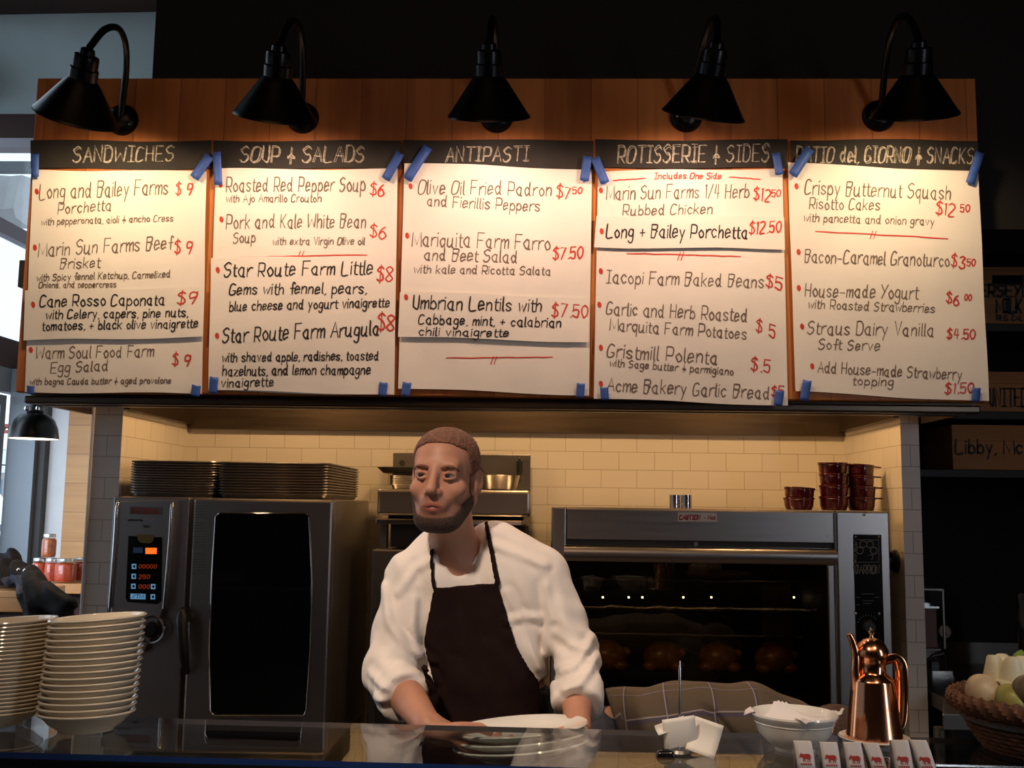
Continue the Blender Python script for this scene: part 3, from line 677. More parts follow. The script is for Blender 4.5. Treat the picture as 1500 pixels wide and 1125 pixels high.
GREY, BLK, RED = M['marker_grey'], M['marker_black'], M['marker_red']
def menu(title, cat_label, quad, dark, red, off=.004, bold=False, curl=0.0, lw=1.8):
    o = sheet('menu_sheet', cat_label, quad, off, M['paper'], curl=curl)
    if dark: write(dark, off, o, BLK if bold else GREY, 2.15 if bold else lw)
    if red: write(red, off, o, RED, 2.2, 'price')
    return o
menu('s', 'white menu sheet listing porchetta and beef brisket under the SANDWICHES strip', [(50, 250), (304, 252), (297, 577), (38, 575)],
     [('Long and Bailey Farms', 60, 293, 247, 285, 22), ('Porchetta', 87, 315, 164, 309, 16), ('with pepperonata, aioli & ancho Cress', 63, 331, 255, 325, 10), ('Marin Sun Farms Beef', 59, 377, 252, 366, 20),
      ('Brisket', 91, 395, 148, 393, 15), ('with Spicy fennel Ketchup, Carmelized', 57, 413, 250, 407, 10), ('Onions, and peppercress', 60, 423, 172, 422, 9),
      ('Warm Soul Food Farm', 54, 526, 226, 523, 17), ('Egg Salad', 76, 547, 160, 543, 15), ('with bagna Cauda butter & aged provolone', 46, 564, 252, 562, 9)],
     [('$ 9', 259, 286, 283, 287, 18), ('$ 9', 257, 371, 282, 373, 18), ('$ 9', 254, 535, 280, 537, 17), ('dot', 56, 282), ('dot', 54, 364), ('dot', 47, 513)])
menu('s', 'white paper strip listing Caponata in bold black on the SANDWICHES column', [(41, 427.5), (301.5, 421), (300, 495), (38, 500)],
     [('Cane Rosso Caponata', 63, 451, 243, 448, 16), ('with Celery, capers, pine nuts,', 72, 469, 277, 465, 13), ('tomatoes, + black olive vinaigrette', 66, 485.5, 292, 481, 13)],
     [('$9', 262, 447, 290, 446, 18), ('dot', 53, 448)], .013, True)
menu('s', 'white menu sheet listing the two soups under the SOUP & SALADS strip', [(318, 249), (583, 249), (578, 580), (306, 573)],
     [('Roasted Red Pepper Soup', 333, 283, 535, 281, 21), ('with Ajo Amarillo Crouton', 333, 298, 471, 297, 11), ('Pork and Kale White Bean', 333, 336, 536, 334, 20), ('Soup', 343, 357, 375, 356, 15), ('with extra Virgin Olive oil', 401, 360, 534, 359, 11)],
     [('$6', 543, 286, 563, 289, 18), ('$6', 542, 347, 565, 352, 18), ('rule', 353, 378, 538, 374, 440, 374), ('dot', 325, 272), ('dot', 326, 323)])
menu('s', 'white sheet with bold salad listings for Little Gems and Arugula', [(311, 379.5), (581, 375.5), (578, 579), (307, 572)],
     [('Star Route Farm Little', 330, 407, 546, 403, 20), ('Gems with fennel, pears,', 338, 433, 537, 431, 16), ('blue cheese and yogurt vinaigrette', 338, 457, 571, 451, 14), ('Star Route Farm Arugula', 328, 503, 556, 492, 21),
      ('with shaved apple, radishes, toasted', 328, 531, 555, 528, 13), ('hazelnuts, and lemon champagne', 328, 551, 543, 549, 14), ('vinaigrette', 326, 568, 402, 566, 13)],
     [('$8', 553, 413, 575, 413, 21), ('$8', 554, 484, 577, 486, 23), ('dot', 321, 397), ('dot', 320, 493)], .009, True)
menu('s', 'white menu sheet listing padron peppers and farro salad under the ANTIPASTI strip', [(593, 240), (867, 249), (862.6, 580), (583.5, 569)],
     [('Olive Oil Fried Padron', 613, 285, 807, 288, 20), ('and Fierillis Peppers', 626, 303, 790, 311, 16), ('Mariquita Farm Farro', 604, 361, 805, 367, 21), ('and Beet Salad', 622, 382, 757, 386, 17), ('with kale and Ricotta Salata', 607, 401, 806, 404, 12)],
     [('$7', 815, 290, 835, 294, 18), ('50', 838, 285, 852, 285, 10), ('$7.50', 810, 381, 853, 379, 17), ('rule', 654, 525, 809, 524, 722, 528), ('dot', 602, 274), ('dot', 597, 346)])
menu('s', 'white paper strip listing Umbrian lentils in bold black on the ANTIPASTI column', [(587, 429), (864, 437.5), (862, 503), (584, 494)],
     [('Umbrian Lentils with', 606, 454, 793, 458, 19), ('Cabbage, mint, + calabrian', 614, 475.5, 821, 481, 14), ('chili vinaigrette', 614, 492, 745, 495, 12)],
     [('$7.50', 808, 465, 860, 467, 19), ('dot', 596, 437)], .013, True)
menu('s', 'white menu sheet listing chicken and baked beans under the ROTISSERIE & SIDES strip', [(876, 252.6), (1145.5, 248), (1153, 594.6), (869.6, 584)],
     [('Marin Sun Farms ~4 Herb'.replace('~', '1/'), 888, 294, 1096, 291, 20), ('Rubbed Chicken', 912, 317, 1042, 315, 15), ('Iacopi Farm Baked Beans', 888, 415, 1117, 423, 19), ('Garlic and Herb Roasted', 888, 461, 1093, 472, 19), ('Marquita Farm Potatoes', 893, 484, 1092, 498, 17),
      ('Gristmill Polenta', 889, 523, 1050, 534, 20), ('with Sage butter & parmigiano', 893, 537, 1073, 550, 11), ('Acme Bakery Garlic Bread', 889, 573, 1126, 585, 19)],
     [('Includes One Side', 958, 264, 1055, 264, 9), ('rule', 898, 266, 945, 263, 0, 0), ('rule', 1067, 261, 1113, 264, 0, 0), ('$12', 1103, 293, 1127, 297, 18), ('50', 1129, 289, 1142, 289, 10), ('rule', 918, 372, 1084, 377, 995, 376), ('$5', 1121, 420, 1143, 427, 18), ('$ 5', 1106, 486, 1133, 496, 18), ('$.5', 1099, 542, 1126, 547, 19), ('$5', 1129, 580, 1146, 581, 14),
      ('dot', 880, 280), ('dot', 880, 398), ('dot', 878, 447), ('dot', 880, 510), ('dot', 880, 563)])
menu('s', 'white paper strip listing Bailey Porchetta in bold black on the ROTISSERIE column', [(873.5, 318), (1147, 319), (1148, 367), (870, 364)],
     [('Long + Bailey Porchetta', 888, 350, 1093, 351, 19)], [('$12.50', 1096, 345, 1142, 342, 17), ('dot', 881, 341)], .013, True)
menu('s', 'white menu sheet listing risotto cakes and yogurt under the SNACKS strip', [(1153.5, 240), (1431.5, 252.6), (1446.5, 589), (1164, 574)],
     [('Crispy Butternut Squash', 1178, 285, 1390, 294, 21), ('Risotto Cakes', 1185, 307, 1287, 309, 16), ('with pancetta and onion gravy', 1177, 325, 1366, 332, 12), ('Bacon-Caramel Granoturco', 1178, 385, 1388, 392, 19), ('House-made Yogurt', 1178, 435, 1342, 439, 19),
      ('with Roasted Strawberries', 1183, 452, 1367, 459, 13), ('Straus Dairy Vanilla', 1182, 490, 1366, 493, 19), ('Soft Serve', 1198, 512, 1287, 514, 15), ('Add House-made Strawberry', 1197, 546, 1406, 557, 16), ('topping', 1248, 564, 1307, 566, 13)],
     [('$12', 1369, 315, 1395, 319, 18), ('50', 1404, 312, 1418, 312, 11), ('rule', 1194, 340, 1386, 351, 1276, 345), ('$3', 1391, 391, 1411, 395, 18), ('50', 1414, 391, 1426, 391, 10), ('$6', 1384, 443, 1402, 450, 16), ('00', 1411, 441, 1421, 441, 9), ('$4.50', 1385, 496, 1425, 498, 14), ('$1.50', 1382, 577, 1423, 576, 15),
      ('dot', 1166, 274), ('dot', 1169, 370), ('dot', 1169, 423), ('dot', 1174, 479), ('dot', 1189, 537)])

TAPES = [('SANDWICHES', (57, 246, 11, 33, 2), (299, 248, 14, 40, 35), (49, 572, 11, 12, 0), (289, 573, 13, 16, 8)), ('SOUP', (322, 250, 12, 48, -3), (577, 247, 13, 44, 30), (315, 565, 12, 24, 5), (562, 571, 12, 20, 6)),
         ('ANTIPASTI', (613, 243, 14, 56, 33), (858, 250, 13, 36, 8), (596, 571, 13, 20, 8), (850, 573, 12, 21, 4)), ('ROTISSERIE', (878.5, 253, 13, 40, -22), (1137, 243, 12, 32, -10), (885, 577.5, 12, 18, -4), (1139, 584, 13, 22, 8)),
         ('SNACKS', (1171, 241, 14, 46, 33), (1424.5, 249, 13, 48, 18), (1178, 573, 13, 30, 10), (1426, 579, 12, 20, 4))]
WHERE = ('upper corner above the red bullets', 'upper corner above the prices', 'lower corner below the red bullets', 'lower corner below the prices')
for nm, *four in TAPES:
    for (cx, cy, w, l, a), wh in zip(four, WHERE):
        ca, sa = cos(radians(a)), sin(radians(a)); mb = MB(); vs = []
        for j in range(7):
            for i in range(3):
                u = (i/2-.5)*w; v = (j/6-.5)*l
                if j in (0, 6): v += (-.6, .5, -.3)[i]
                vs.append(on_board(cx+u*ca-v*sa, cy+u*sa+v*ca, .0185 if cy < 300 else .012))
        # v runs downwards: lean the strip so that its upper end points to +x for a > 0
        mb.add(vs, [(j*3+i, j*3+i+1, (j+1)*3+i+1, (j+1)*3+i) for j in range(6) for i in range(2)])
        o = mb.build('masking_tape', M['tape']); sm = o.modifiers.new('thickness', 'SOLIDIFY'); sm.thickness = .0015; sm.offset = 1
        tag(o, 'blue tape on the %s sheet, %s' % (nm, wh), 'tape', 'blue tape strips holding the menu sheets')

# ---------------------------------------------------------------- gooseneck lamps
def gooseneck():
    t = thing('gooseneck_lamp', '', 'wall lamp')
    R_ = Matrix.Rotation(radians(-90), 3, 'X').inverted()      # local z -> -y
    Rm = Matrix(((1, 0, 0), (0, 0, -1), (0, 1, 0)))            # z -> -y
    MB().lathe([(.001, .030), (.018, .030), (.030, .026), (.046, .016), (.052, .006), (.053, 0), (.001, 0)], (0, 0, 0), 32, Rm).build('wall_mount', M['black_metal'], t)
    for s in (-1, 1): MB().ball((s*.033, -.024, -.012), .0045, 8).build('mount_screw', M['glint'], t)
    path = smooth_path([(0, -.02, 0), (0, -.062, .045), (0, -.13, .125), (0, -.215, .178), (0, -.305, .182), (0, -.385, .135), (0, -.432, .055)], 6)
    MB().tube(path, .0105, 12).build('arm', M['black_metal'], t)
    ax = Vector((0, sin(radians(29)), -cos(radians(29)))); e = Vector((1, 0, 0)); f = ax.cross(e)
    top = Vector((0, -.437, .045)); Rs = Matrix((e, f, ax)).transposed()
    prof = [(.014, -.004), (.020, 0), (.022, .014), (.034, .018), (.036, .026), (.036, .052), (.040, .056), (.040, .086), (.052, .100), (.1145, .192), (.119, .196), (.121, .201)]
    inner = [(.117, .201), (.110, .192), (.048, .104), (.034, .092), (.001, .090)]
    MB().lathe([(.001, -.004)]+prof, top, 40, Rs).build('lamp_shade', M['black_metal'], t, angle=30)
    MB().lathe([(.1205, .2012), (.1168, .2005)]+inner[1:], top, 40, Rs).build('shade_lining', M['shade_inside'], t)
    MB().ball(top+ax*.135, (.028, .028, .036), 14, Rs).build('bulb', M['bulb'], t)
    return t, top+ax*.178, ax
LAMPS = [((180, 176), 'over the SANDWICHES strip'), ((444, 173), 'over the SOUP & SALADS strip'), ((728, 172), 'over the ANTIPASTI strip'), ((1005, 171), 'over the ROTISSERIE & SIDES strip'), ((1287, 170), 'over the SNACKS strip')]
lamp0, bulb_at, lamp_ax = gooseneck()
KIDS[lamp0.name] = list(lamp0.children)
for i, ((px, py), w) in enumerate(LAMPS):
    o = lamp0 if i == 0 else dup(lamp0)
    p = P(px, py, YBD-.001); o.location = p; o.rotation_euler = (0, radians((17, 8, 1, 7, -4)[i]), radians((8, 3.5, -.5, 3, -3)[i]))
    o['label'] = 'black gooseneck lamp with cone shade ' + w; o['group'] = 'gooseneck lamps along the board'
    l = bpy.data.lights.new('lamp_light', 'SPOT'); l.energy = 10.0; l.color = ((1.0, .70, .40), (1.0, .66, .45), (1.0, .65, .47), (1.0, .66, .46), (1.0, .69, .39))[i]; l.spot_size = radians(150); l.spot_blend = 0.5; l.shadow_soft_size = 0.03
    q = bpy.data.objects.new('lamp_light', l); COL.objects.link(q); q.location = p+bulb_at
    q.rotation_euler = lamp_ax.to_track_quat('-Z', 'Y').to_euler()
# ---------------------------------------------------------------- range hood
def hood():
    x0, x1, y0, y1, z0, z1 = -1.68, 1.36, 3.275, 4.392, 1.912, 2.50
    t = thing('range_hood', 'long stainless steel range hood hanging behind the menu board', 'hood', ((x0+x1)/2, 3.8, z0))
    mb = MB(); th = .02
    mb.b2((x0, y0, z0), (x1, y0+th, z1))                        # front
    mb.b2((NL+.004, y1-th, z0+.002), (NR-.004, y1, z1))          # inner back wall
    mb.b2((NL+.004, y0+th, z1-th), (NR-.004, y1-th, z1))         # top
    mb.build('hood_shell', M['hood'], t, smooth=False)
    for (a, b) in ((x0, NL-.11), (NR+.07, x1)):
        MB().b2((a, y0+th, z0), (b, 3.69, z0+th)).build('end_soffit', M['hood'], t, smooth=False)
    for a, b, ya, yb in ((x0, x0+th, y0+th, 3.69), (x1-th, x1, y0+th, 3.69), (NL+.004, NL+.024, 3.70, y1-th), (NR-.024, NR-.004, 3.70, y1-th)):
        MB().b2((a, ya, z0+.021), (b, yb, z1-th)).build('side_panel', M['hood'], t, smooth=False)
    MB().b2((x0-.005, y0-.035, z0-.004), (x1+.005, y0, z0+.022)).build('front_lip', M['hood'], t, smooth=False, bevel=.006)
    MB().b2((x0+.02, y0+.02, z0-.006), (x1-.02, y0+.06, z0+.008)).build('drip_rail', M['steel_dark'], t, smooth=False, bevel=.003)
    n = 7
    for k in range(n):
        xa = NL+.06+(NR-NL-.12)*k/n; w = (NR-NL-.12)/n-.015; f = MB()
        for j in range(9):
            u = xa+w*(j+.1)/9
            f.add([(u, 4.36, z0+.26), (u+w/13, 4.36, z0+.26), (u+w/13, 3.95, z1-.06), (u, 3.95, z1-.06), (u, 4.35, z0+.25), (u+w/13, 4.35, z0+.25), (u+w/13, 3.94, z1-.07), (u, 3.94, z1-.07)], [(0, 1, 2, 3), (4, 7, 6, 5), (0, 4, 5, 1), (1, 5, 6, 2), (2, 6, 7, 3), (3, 7, 4, 0)])
        f.b2((xa-.004, 4.345, z0+.235), (xa+w+.004, 4.372, z0+.26)); f.build('baffle_filter', M['hood'], t, smooth=False)
    for k in range(3):
        x = -1.05+.95*k
        lf = MB().lathe([(.001, z1-.022), (.07, z1-.022), (.075, z1-.05), (.06, z1-.075), (.001, z1-.085)], (x, 3.72, 0), 20).build('hood_light', M['bulb'], t)
        l = bpy.data.lights.new('hood_lamp', 'AREA'); l.shape = 'DISK'; l.size = .16; l.energy = 6.5; l.color = WARM
        o = bpy.data.objects.new('hood_lamp', l); COL.objects.link(o); o.location = (x, 3.74, z1-.095); o.rotation_euler = (radians(0), 0, 0)
hood()

# ---------------------------------------------------------------- combi oven on its stand
def pl_front(Y): return lambda u, v: Vector((u, Y, v))
def oven():
    YO = 3.6; A = lambda x, y: P(x, y, YO)
    x0, x1 = A(165, 800).x, A(489, 729).x; zt = A(330, 729).z; zb = A(330, 1108).z
    t = thing('combi_oven', 'tall stainless combi oven with control panel and dark glass door', 'oven', ((x0+x1)/2, 3.95, 0))
    MB().b2((x0, YO+.03, zb), (x1, 4.33, zt)).build('cabinet_body', M['steel'], t, smooth=False, bevel=.008)
    xs = A(270, 900).x; xd = A(277, 900).x
    MB().b2((x0, YO, zb+.02), (xs, YO+.03, zt-.002)).build('control_column', M['steel'], t, smooth=False, bevel=.006)
    MB().b2((x0-.006, YO-.004, zb+.02), (x0+.006, YO+.03, zt)).build('edge_trim', M['chrome'], t, smooth=False, bevel=.004)
    # control fascia: a raised panel with bright rounded flanks and a curved lower end
    a, b = A(177, 735), A(262, 735); zl_ = A(220, 955).z; w = (b.x-a.x)
    out = [(a.x, a.z), (b.x, b.z)]
    for k in range(0, 13):
        s = k/12; out.append((b.x-.012*s-(w*.8)*max(0, s-.55)**1.6*1.6, b.z-(b.z-zl_)*s))
    out += [(a.x+.004, zl_+.02), (a.x-.002, zl_+.10)]
    MB().prism([Vector((x, YO-.03, z)) for x, z in out], (0, .032, 0)).build('control_fascia', M['steel'], t, smooth=False, bevel=.005)
    for x in (a.x+.002, b.x-.012):
        MB().tube(smooth_path([(x, YO-.004, a.z-.002), (x, YO-.034, a.z-.015), (x+.0, YO-.036, a.z-.12), (x-.004 if x < a.x+.01 else x-.008, YO-.035, A(220, 890).z)], 5), .006, 10).build('flank_trim', M['chrome'], t)
    S = YO-.031; F_ = pl_front(S-.0015)
    def quad(pxs, m, name, par, lift=0.0):
        vs = [P(x, y, S-lift) for x, y in pxs]
        return MB().prism(vs, (0, .0012, 0)).build(name, m, par, smooth=False)
    d = quad([(188, 785), (237, 787), (236, 880), (231, 885), (187, 882), (184, 876)], M['display'], 'display_panel', t, .0015)
    quad([(200, 783), (226, 784), (224, 793), (219, 796), (206, 795), (202, 791)], M['olive'], 'yellow_sticker', t, .0035)
    quad([(213, 802.5), (229.5, 802.5), (229.5, 811.5), (213, 811.5)], M['screen_orange'], 'orange_screen', t, .0035)['label'] = 'orange lit screen'
    quad([(195, 802), (209, 802), (209, 810), (195, 810)], M['icon_navy'], 'blue_screen', t, .0035)
    for (xa, ya) in ((193, 826), (192.5, 840.5), (192, 855), (221, 855.5), (220.5, 870.5)):
        ic = quad([(xa, ya), (xa+6.5, ya), (xa+6.5, ya+7.5), (xa, ya+7.5)], M['icon_blue'], 'lit_button', t, .0035)
        quad([(xa+2, ya+2), (xa+5, ya+2), (xa+5, ya+5.5), (xa+2, ya+5.5)], M['display'], 'button_symbol', ic, .0045)
    quad([(191, 869.5), (213, 870), (213, 878), (191, 877.5)], M['icon_blue'], 'lit_button', t, .0035)
    mb = MB(); f = lambda u, v: P(u, v, S-.0052)
    for p in strokes2d('/TM', 194, 876, 210, 876, 5, jit=0): ribbon(mb, p, 1.2, f)
    mb.build('button_symbol', M['display'], t, smooth=False)
    for (ya, tx) in ((826, '00000'), (841, '250'), (855.5, '000')):
        mb = MB()
        for p in strokes2d(tx, 203, ya+6.5, 229 if ya < 830 else 219, ya+6.5, 5.5, jit=0): ribbon(mb, p, 1.3, lambda u, v: P(u, v, S-.004))
        mb.build('readout', M['screen_red'], t, smooth=False)
    bp = quad([(190.5, 742), (237, 743), (237, 754), (190.5, 753)], M['plate_grey'], 'brand_plate', t, .0012)
    mb = MB()
    for p in strokes2d('RATIONAL', 193, 751.8, 234, 752.6, 7.2, jit=0, slant=0): ribbon(mb, p, 1.5, lambda u, v: P(u, v, S-.0034))
    mb.build('brand_lettering', M['brand_red'], bp, smooth=False)
    mb = MB()
    for p in strokes2d('selfcooking', 187, 763, 208, 763, 3, jit=0): ribbon(mb, p, .7, lambda u, v: P(u, v, S-.002))
    for p in strokes2d('101', 209, 773, 218, 773, 3.5, jit=0): ribbon(mb, p, .9, lambda u, v: P(u, v, S-.002))
    mb.build('small_print', M['black_plastic'], t, smooth=False)
    c = P(222, 922, S); Rm = Matrix(((1, 0, 0), (0, 0, -1), (0, 1, 0)))
    MB().lathe([(.001, .022), (.02, .022), (.026, .014), (.027, 0)], c, 28, Rm).build('dial_knob', M['black_plastic'], t)
    MB().lathe([(.040, 0), (.042, .006), (.047, .007), (.049, 0)], c, 32, Rm).build('dial_ring', M['steel_shiny'], t)
    # door
    zd0 = A(380, 1068).z
    dr = MB().b2((xd, YO-.012, zb+.03), (x1, YO+.028, zt-.004)).build('door', M['steel'], t, smooth=False, bevel=.008)
    g = [P(x, y, YO-.0135) for x, y in ((321, 752), (447, 752), (453, 757), (457, 850), (455, 950), (449, 1040), (445, 1048), (314, 1048), (308, 1041), (307, 950), (310, 850), (316, 757))]
    MB().prism(g, (0, .002, 0)).build('door_window', M['door_glass'], dr, smooth=False)
    gg = g+[g[0]]
    MB().tube([p+Vector((0, -.001, 0)) for p in gg], .0028, 6).build('window_trim', M['steel_shiny'], dr)
    MB().prism([P(x, y, YO-.0135) for x, y in ((300, 1060), (445, 1062), (442, 1080), (437, 1085), (306, 1084), (301, 1079))], (0, .003, 0)).build('lower_grille', M['black_plastic'], dr, smooth=False)
    hp = smooth_path([P(268, 893, YO-.012), P(266, 900, YO-.055), P(267, 930, YO-.065), P(270, 965, YO-.06), P(274, 985, YO-.03)], 5)
    MB().tube(hp, [.010+.010*sin(pi*min(1, k/len(hp)*1.1)) for k in range(len(hp))], 12).build('handle', M['black_plastic'], dr)
    MB().cyl(P(275, 905, YO-.012), P(275, 905, YO-.05), .015, n=12).build('handle_mount', M['black_plastic'], dr)
    mb = MB(); rr = random.Random(3)
    for k in range(26):
        y = 737+k*4.1
        if k in (6, 11, 17): continue
        x = 281
        while x < 299:
            w = rr.uniform(1.5, 4.5); ribbon(mb, [(x, y), (min(x+w, 300), y)], 1.1, lambda u, v: P(u, v, YO-.0132)); x += w+1.2
    mb.build('printed_notes', M['plate_grey'], dr, smooth=False)
    # stand
    for sx in (x0+.04, x1-.04):
        for sy in (YO+.08, 4.28): MB().b2((sx-.02, sy-.02, .03), (sx+.02, sy+.02, zb)).cyl((sx, sy, 0), (sx, sy, .04), .018, .014, 12).build('leg', M['steel_dark'], t, smooth=False)
    MB().b2((x0+.02, YO+.06, .22), (x1-.02, 4.3, .24)).build('stand_shelf', M['steel_dark'], t, smooth=False)
    MB().b2((x0+.06, YO+.08, .24), (x1-.06, 4.26, zb-.02)).build('stand_cabinet', M['steel_dark'], t, smooth=False, bevel=.004)
    return x0, x1, zt
OX0, OX1, OZT = oven()

def sheet_pan(w, d, h=.015):
    o, i = [], []
    mb = MB(); r = .022
    loops = [rrect(w/2-.012, d/2-.012, r, .0012), rrect(w/2-.011, d/2-.011, r, 0), rrect(w/2-.004, d/2-.004, r+.004, h-.003), rrect(w/2+.001, d/2+.001, r+.006, h-.003), rrect(w/2+.003, d/2+.003, r+.007, h), rrect(w/2+.001, d/2+.001, r+.006, h+.003), rrect(w/2-.004, d/2-.004, r+.004, h+.003), rrect(w/2-.012, d/2-.012, r, .0024)]
    mb.loft(loops, True, True); return mb
def pan_stack(px0, px1, depth, n, zt_px, Y, group, where):
    a = P(px0, 700, Y).x; b = P(px1, 700, Y).x; w = b-a; top = P((px0+px1)/2, zt_px, Y).z; step = (top-OZT-.019)/(n-1)
    proto = sheet_pan(w, depth).build('sheet_pan', M['pan'], origin=(0, 0, 0), angle=50)
    rr = random.Random(int(px0))
    for k in range(n):
        o = proto if k == 0 else dup(proto)
        o.location = ((a+b)/2+rr.uniform(-.0006, .0006), Y+depth/2+rr.uniform(-.0006, .0006), OZT+.001+step*k)
        o.rotation_euler = (0, 0, radians(rr.uniform(-.06, .06)))
        tag(o, 'aluminium sheet pan, %s in the stack above the oven %s' % ('topmost' if k == n-1 else 'lowest' if k == 0 else ORD[n-1-k]+' from the top', where), 'sheet pan', group)
pan_stack(189, 316, .46, 13, 675, 3.66, 'sheet pans stacked above the control panel', 'control panel')
pan_stack(319, 480, .62, 12, 677, 3.64, 'sheet pans stacked above the oven door', 'glass door')

# ---------------------------------------------------------------- steel range with overshelf behind the cook
def cooker():
    YR = 3.95; A = lambda x, y: P(x, y, YR)
    x0, x1 = A(552, 740).x, A(777, 740).x
    t = thing('kitchen_range', 'stainless steel range with raised backguard behind the cook', 'range', ((x0+x1)/2, 4.15, 0))
    zb0, zb1 = A(660, 756).z, A(660, 717).z
    MB().b2((x0, YR, zb0), (x1, 4.33, zb1)).build('broiler_body', M['steel'], t, smooth=False, bevel=.012, seg=3)
    zs0, zs1 = A(660, 769).z, A(660, 761).z
    MB().b2((x0-.0, YR-.02, zs0), (x1-.03, 4.30, zs1)).build('broiler_shelf', M['steel_shiny'], t, smooth=False, bevel=.004)
    MB().b2((x0+.05, YR+.04, A(660, 803).z), (x1-.02, 4.30, zs0)).b2((x0+.03, YR+.1, zs1), (x1-.03, 4.30, zb0)).build('broiler_dark_block', M['oven_inside'], t, smooth=False)  # solid dark blocks stand in for the shade of open slots
    for x in (x0+.02, x1-.02): MB().b2((x-.014, YR+.05, A(660, 806).z), (x+.014, YR+.09, zs0)).build('support_bracket', M['steel_dark'], t, smooth=False)
    zc = A(660, 806).z
    MB().b2((x0-.01, YR-.02, .12), (x1+.01, 4.33, zc)).build('range_body', M['steel_dark'], t, smooth=False, bevel=.006)
    MB().b2((x0+.02, YR-.026, .30), (x1-.02, YR-.018, zc-.22)).build('oven_door', M['oven_inside'], t, smooth=False, bevel=.003)
    MB().tube([(x0+.06, YR-.02, zc-.25), (x0+.06, YR-.07, zc-.25), (x1-.06, YR-.07, zc-.25), (x1-.06, YR-.02, zc-.25)], .012, 10).build('door_handle', M['steel_shiny'], t)
    for k in range(5): 
        xk = x0+.08+(x1-x0-.16)*k/4; MB().cyl((xk, YR-.02, zc-.1), (xk, YR-.055, zc-.1), .024, .02, 16).build('knob', M['black_plastic'], t)
    for sx in (x0+.03, x1-.03): 
        for sy in (YR+.04, 4.28): MB().cyl((sx, sy, 0), (sx, sy, .13), .02, n=10).build('leg', M['steel_dark'], t)
    Yg = 4.33; B = lambda x, y: P(x, y, Yg)
    MB().b2((B(690, 690).x, Yg, zb0), (B(777, 690).x, Yg+.02, B(690, 665).z)).build('backguard', M['steel_dark'], t, smooth=False, bevel=.003)
    MB().b2((B(575, 690).x, Yg, zb0), (B(690, 690).x, Yg+.016, B(600, 663).z)).build('backguard', M['steel'], t, smooth=False, bevel=.003)
    Rm = Matrix(((1, 0, 0), (0, 0, -1), (0, 1, 0)))
    MB().lathe([(.001, .004), (.011, .004), (.012, 0)], B(589, 678)+Vector((0, -.002, 0)), 16, Rm).build('hole_shade_disc', M['oven_inside'], t)  # dark disc painted as the shade inside a hole
    mb = MB(); c = B(761, 685); mb.b2((c.x-.006, Yg-.03, c.z-.03), (c.x+.006, Yg, c.z+.04)); mb.b2((c.x-.012, Yg-.02, c.z-.01), (c.x+.012, Yg, c.z+.03)); mb.build('latch', M['black_plastic'], t, smooth=False, bevel=.003)
    # small overshelf
    s0, s1 = P(552, 684, 4.12), P(640, 684, 4.12)
    MB().loft([rrect((s1.x-s0.x)/2-.02, .09, .01, s0.z-.022, c=((s0.x+s1.x)/2, 4.24)), rrect((s1.x-s0.x)/2, .11, .012, s0.z, c=((s0.x+s1.x)/2, 4.22))]).build('overshelf', M['steel_dark'], t, smooth=False)
    for x in (s0.x+.08, s1.x-.03): MB().cyl((x, 4.3, zb1), (x, 4.3, s0.z-.01), .007, n=8).build('shelf_post', M['steel_dark'], t)
    ztop = zb1+.001
    # nested small pans under the overshelf
    a, b = P(570, 705, 4.05), P(612, 705, 4.05); w = b.x-a.x; n = 6; top = P(590, 696, 4.05).z
    pr = sheet_pan(w, .16, .02).build('steam_pan', M['steel_shiny'], origin=(0, 0, 0), angle=50)
    for k in range(n):
        o = pr if k == 0 else dup(pr)
        o.location = ((a.x+b.x)/2, 4.05+.08, ztop+(top-ztop-.023)*k/(n-1))
        tag(o, 'small steel pan, %s in the stack beside the cook\'s head' % ('topmost' if k == n-1 else 'lowest' if k == 0 else ORD[n-1-k]+' from the top'), 'pan', 'small pans stacked on the range')
    c = P(731, 714, 4.08); r = (P(764, 700, 4.08).x-P(702, 700, 4.08).x)/2; h = P(731, 697, 4.08).z-ztop
    bw = thing('frying_pan', 'round steel pan with a raised handle resting on the range', 'pan', (c.x, 4.1, ztop))
    MB().lathe([(.001, 0), (r*.72, 0), (r*.80, .004), (r*.98, h), (r*1.0, h+.002), (r*.95, h), (r*.76, .008), (.001, .005)], (c.x, 4.1, ztop), 32).build('pan_bowl', M['steel_shiny'], bw)
    MB().tube(smooth_path([(c.x-r*.9, 4.1, ztop+h*.8), (c.x-r*1.05, 4.11, ztop+h*1.4), (c.x-r*1.15, 4.13, ztop+h*2.6), (c.x-r*1.22, 4.15, ztop+h*3.4)], 4), .006, 8).build('handle', M['steel_shiny'], bw)
cooker()

